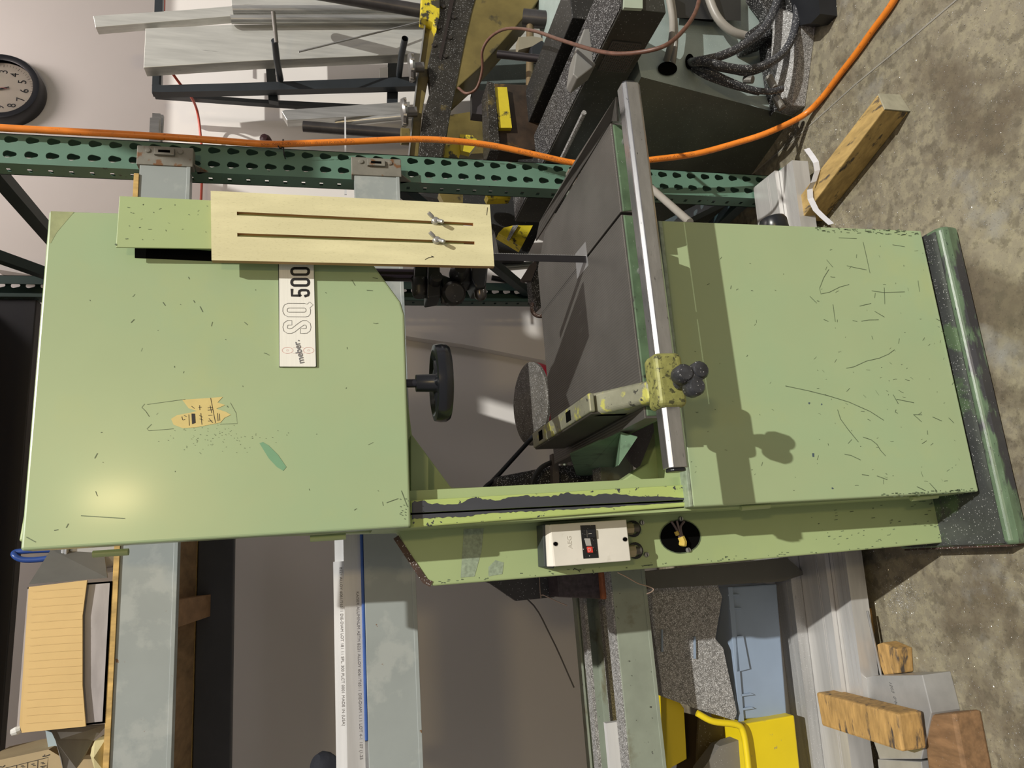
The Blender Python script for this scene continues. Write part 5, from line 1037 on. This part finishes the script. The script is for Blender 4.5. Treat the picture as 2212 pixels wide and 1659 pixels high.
hose([(1447, -30), (1458, 50), (1458, 100), (1452, 145, .42)], .009, greyhose, .38)
hose([(1520, -40), (1545, 30), (1578, 66), (1618, 80)], .014, greyhose, .42)
m = Mb().slab([(1612, 70), (1640, 50), (1665, 60), (1668, 75), (1640, 85), (1620, 90)], .40, .08); m.slab([(1625, -20), (1690, -20), (1690, 60), (1660, 65), (1655, 20)], .46, .05); m.slab([(1690, -30), (1735, -30), (1770, 30), (1752, 48), (1720, 40)], .32, .06); m.slab([(1655, 80), (1700, 80), (1700, 200), (1680, 235), (1670, 180)], .43, .05)
obj('hydraulic_block', m, chippy, HS, bevel=.004)
for a, b in ((P(1608, 172, Y=.38), P(1626, 172, Y=.36)), (P(1660, 165, Y=.36), P(1672, 190, Y=.36)), (P(1675, 210, Y=.4), P(1690, 235, Y=.4))): m = Mb().cyl(a, b, .012, 12); obj('pipe_fitting', m, M('grey_fitting', (.24, .23, .21), .4, .5, sparkle=.02), HS)
m = Mb().prism([P(1700, 20, Z=.05), P(1765, 40, Z=.0), P(1740, 230, Z=.0), P(1712, 250, Z=.0), P(1690, 200, Z=.05)], (0, 0, .05)); obj('saw_foot', m, chipgrey, HS, bevel=.003)
m = Mb().slabz([(1705, -60), (1765, -60), (1771, 30), (1752, 50), (1700, 60)], .06, .06); obj('saw_foot', m, black, HS)

for o in COL.objects:
    if o.parent is None and 'shelf_beam' in o.name: o['kind'] = 'thing'
# ================================================================ chips on the floor (uncountable)
m = Mb(); r = random.Random(33)
def chip(x, y, s=None):
    p = P(x, y, Z=.0012)
    if not (-3 < p.x < 4 and -1.3 < p.y < 2): return
    s = s or r.uniform(.0006, .0017); a = r.uniform(0, 6.28); d = V((math.cos(a), math.sin(a), 0)) * s; e = V((-d.y, d.x, 0)) * r.uniform(.25, .9); h = V((0, 0, s * r.uniform(.2, 1.2)))
    m.add([p - d, p + e * .5 + h, p + d, p - e * .5], [(0, 1, 2, 3)])
for _ in range(2600): chip(r.uniform(1740, 2212), r.uniform(0, 500))
for _ in range(1500): chip(r.gauss(1790, 35), r.gauss(465, 30) if r.random() < .5 else r.uniform(180, 330))
for _ in range(1300): chip(r.gauss(1948, 20), r.gauss(1295, 24))
for _ in range(2400): chip(r.uniform(1880, 2212), r.uniform(1190, 1659))
for _ in range(900): chip(r.gauss(1720, 22), r.gauss(300, 22))
obj('metal_chips', m, M('bright_chip', (.8, .8, .8), .3, .8), label='scattered shiny metal chips on the concrete floor', cat='metal chips', kind='stuff')

# ================================================================ LIGHT
w = bpy.data.worlds.new('world'); SC.world = w; w.use_nodes = True
bgn = w.node_tree.nodes['Background']; bgn.inputs[0].default_value = (1.0, .945, .96, 1); bgn.inputs[1].default_value = .24
s = bpy.data.lights.new('sun', 'SUN'); s.energy = 3.5; s.angle = math.radians(.55); s.color = (1, .975, .9)
so = bpy.data.objects.new('sun', s); COL.objects.link(so); so.rotation_euler = V((-.43, 1, -1.31)).to_track_quat('-Z', 'Y').to_euler(); so.location = (2, -4, 6)
def lamp(loc, tgt, size, sy, e, col):
    l = bpy.data.lights.new('lamp_or_fill', 'AREA'); l.shape = 'RECTANGLE'; l.size = size; l.size_y = sy; l.energy = e; l.color = col
    o = bpy.data.objects.new('lamp_or_fill', l); COL.objects.link(o); o.location = loc; o.rotation_euler = (V(tgt) - V(loc)).to_track_quat('-Z', 'Y').to_euler()
lamp((.47, -3.6, 2.83), (.1, 0, 1.8), .14, .3, 20, (1, .74, .36))
lamp((2.2, .9, 4.2), (2.1, 1.9, 2.2), .25, 1.4, 34, (1, .88, .84))  # fill added to brighten the upper back wall, no known fixture
lamp((.2, -1.5, 4.2), (.5, 1.2, .8), .3, 1.6, 7, (1, .92, .88))  # weak overhead fill, added for its light only
vs_ = SC.view_settings; vs_.view_transform = 'Standard'; vs_.look = 'None'; vs_.gamma = 1; vs_.use_curve_mapping = False; vs_.exposure = 0
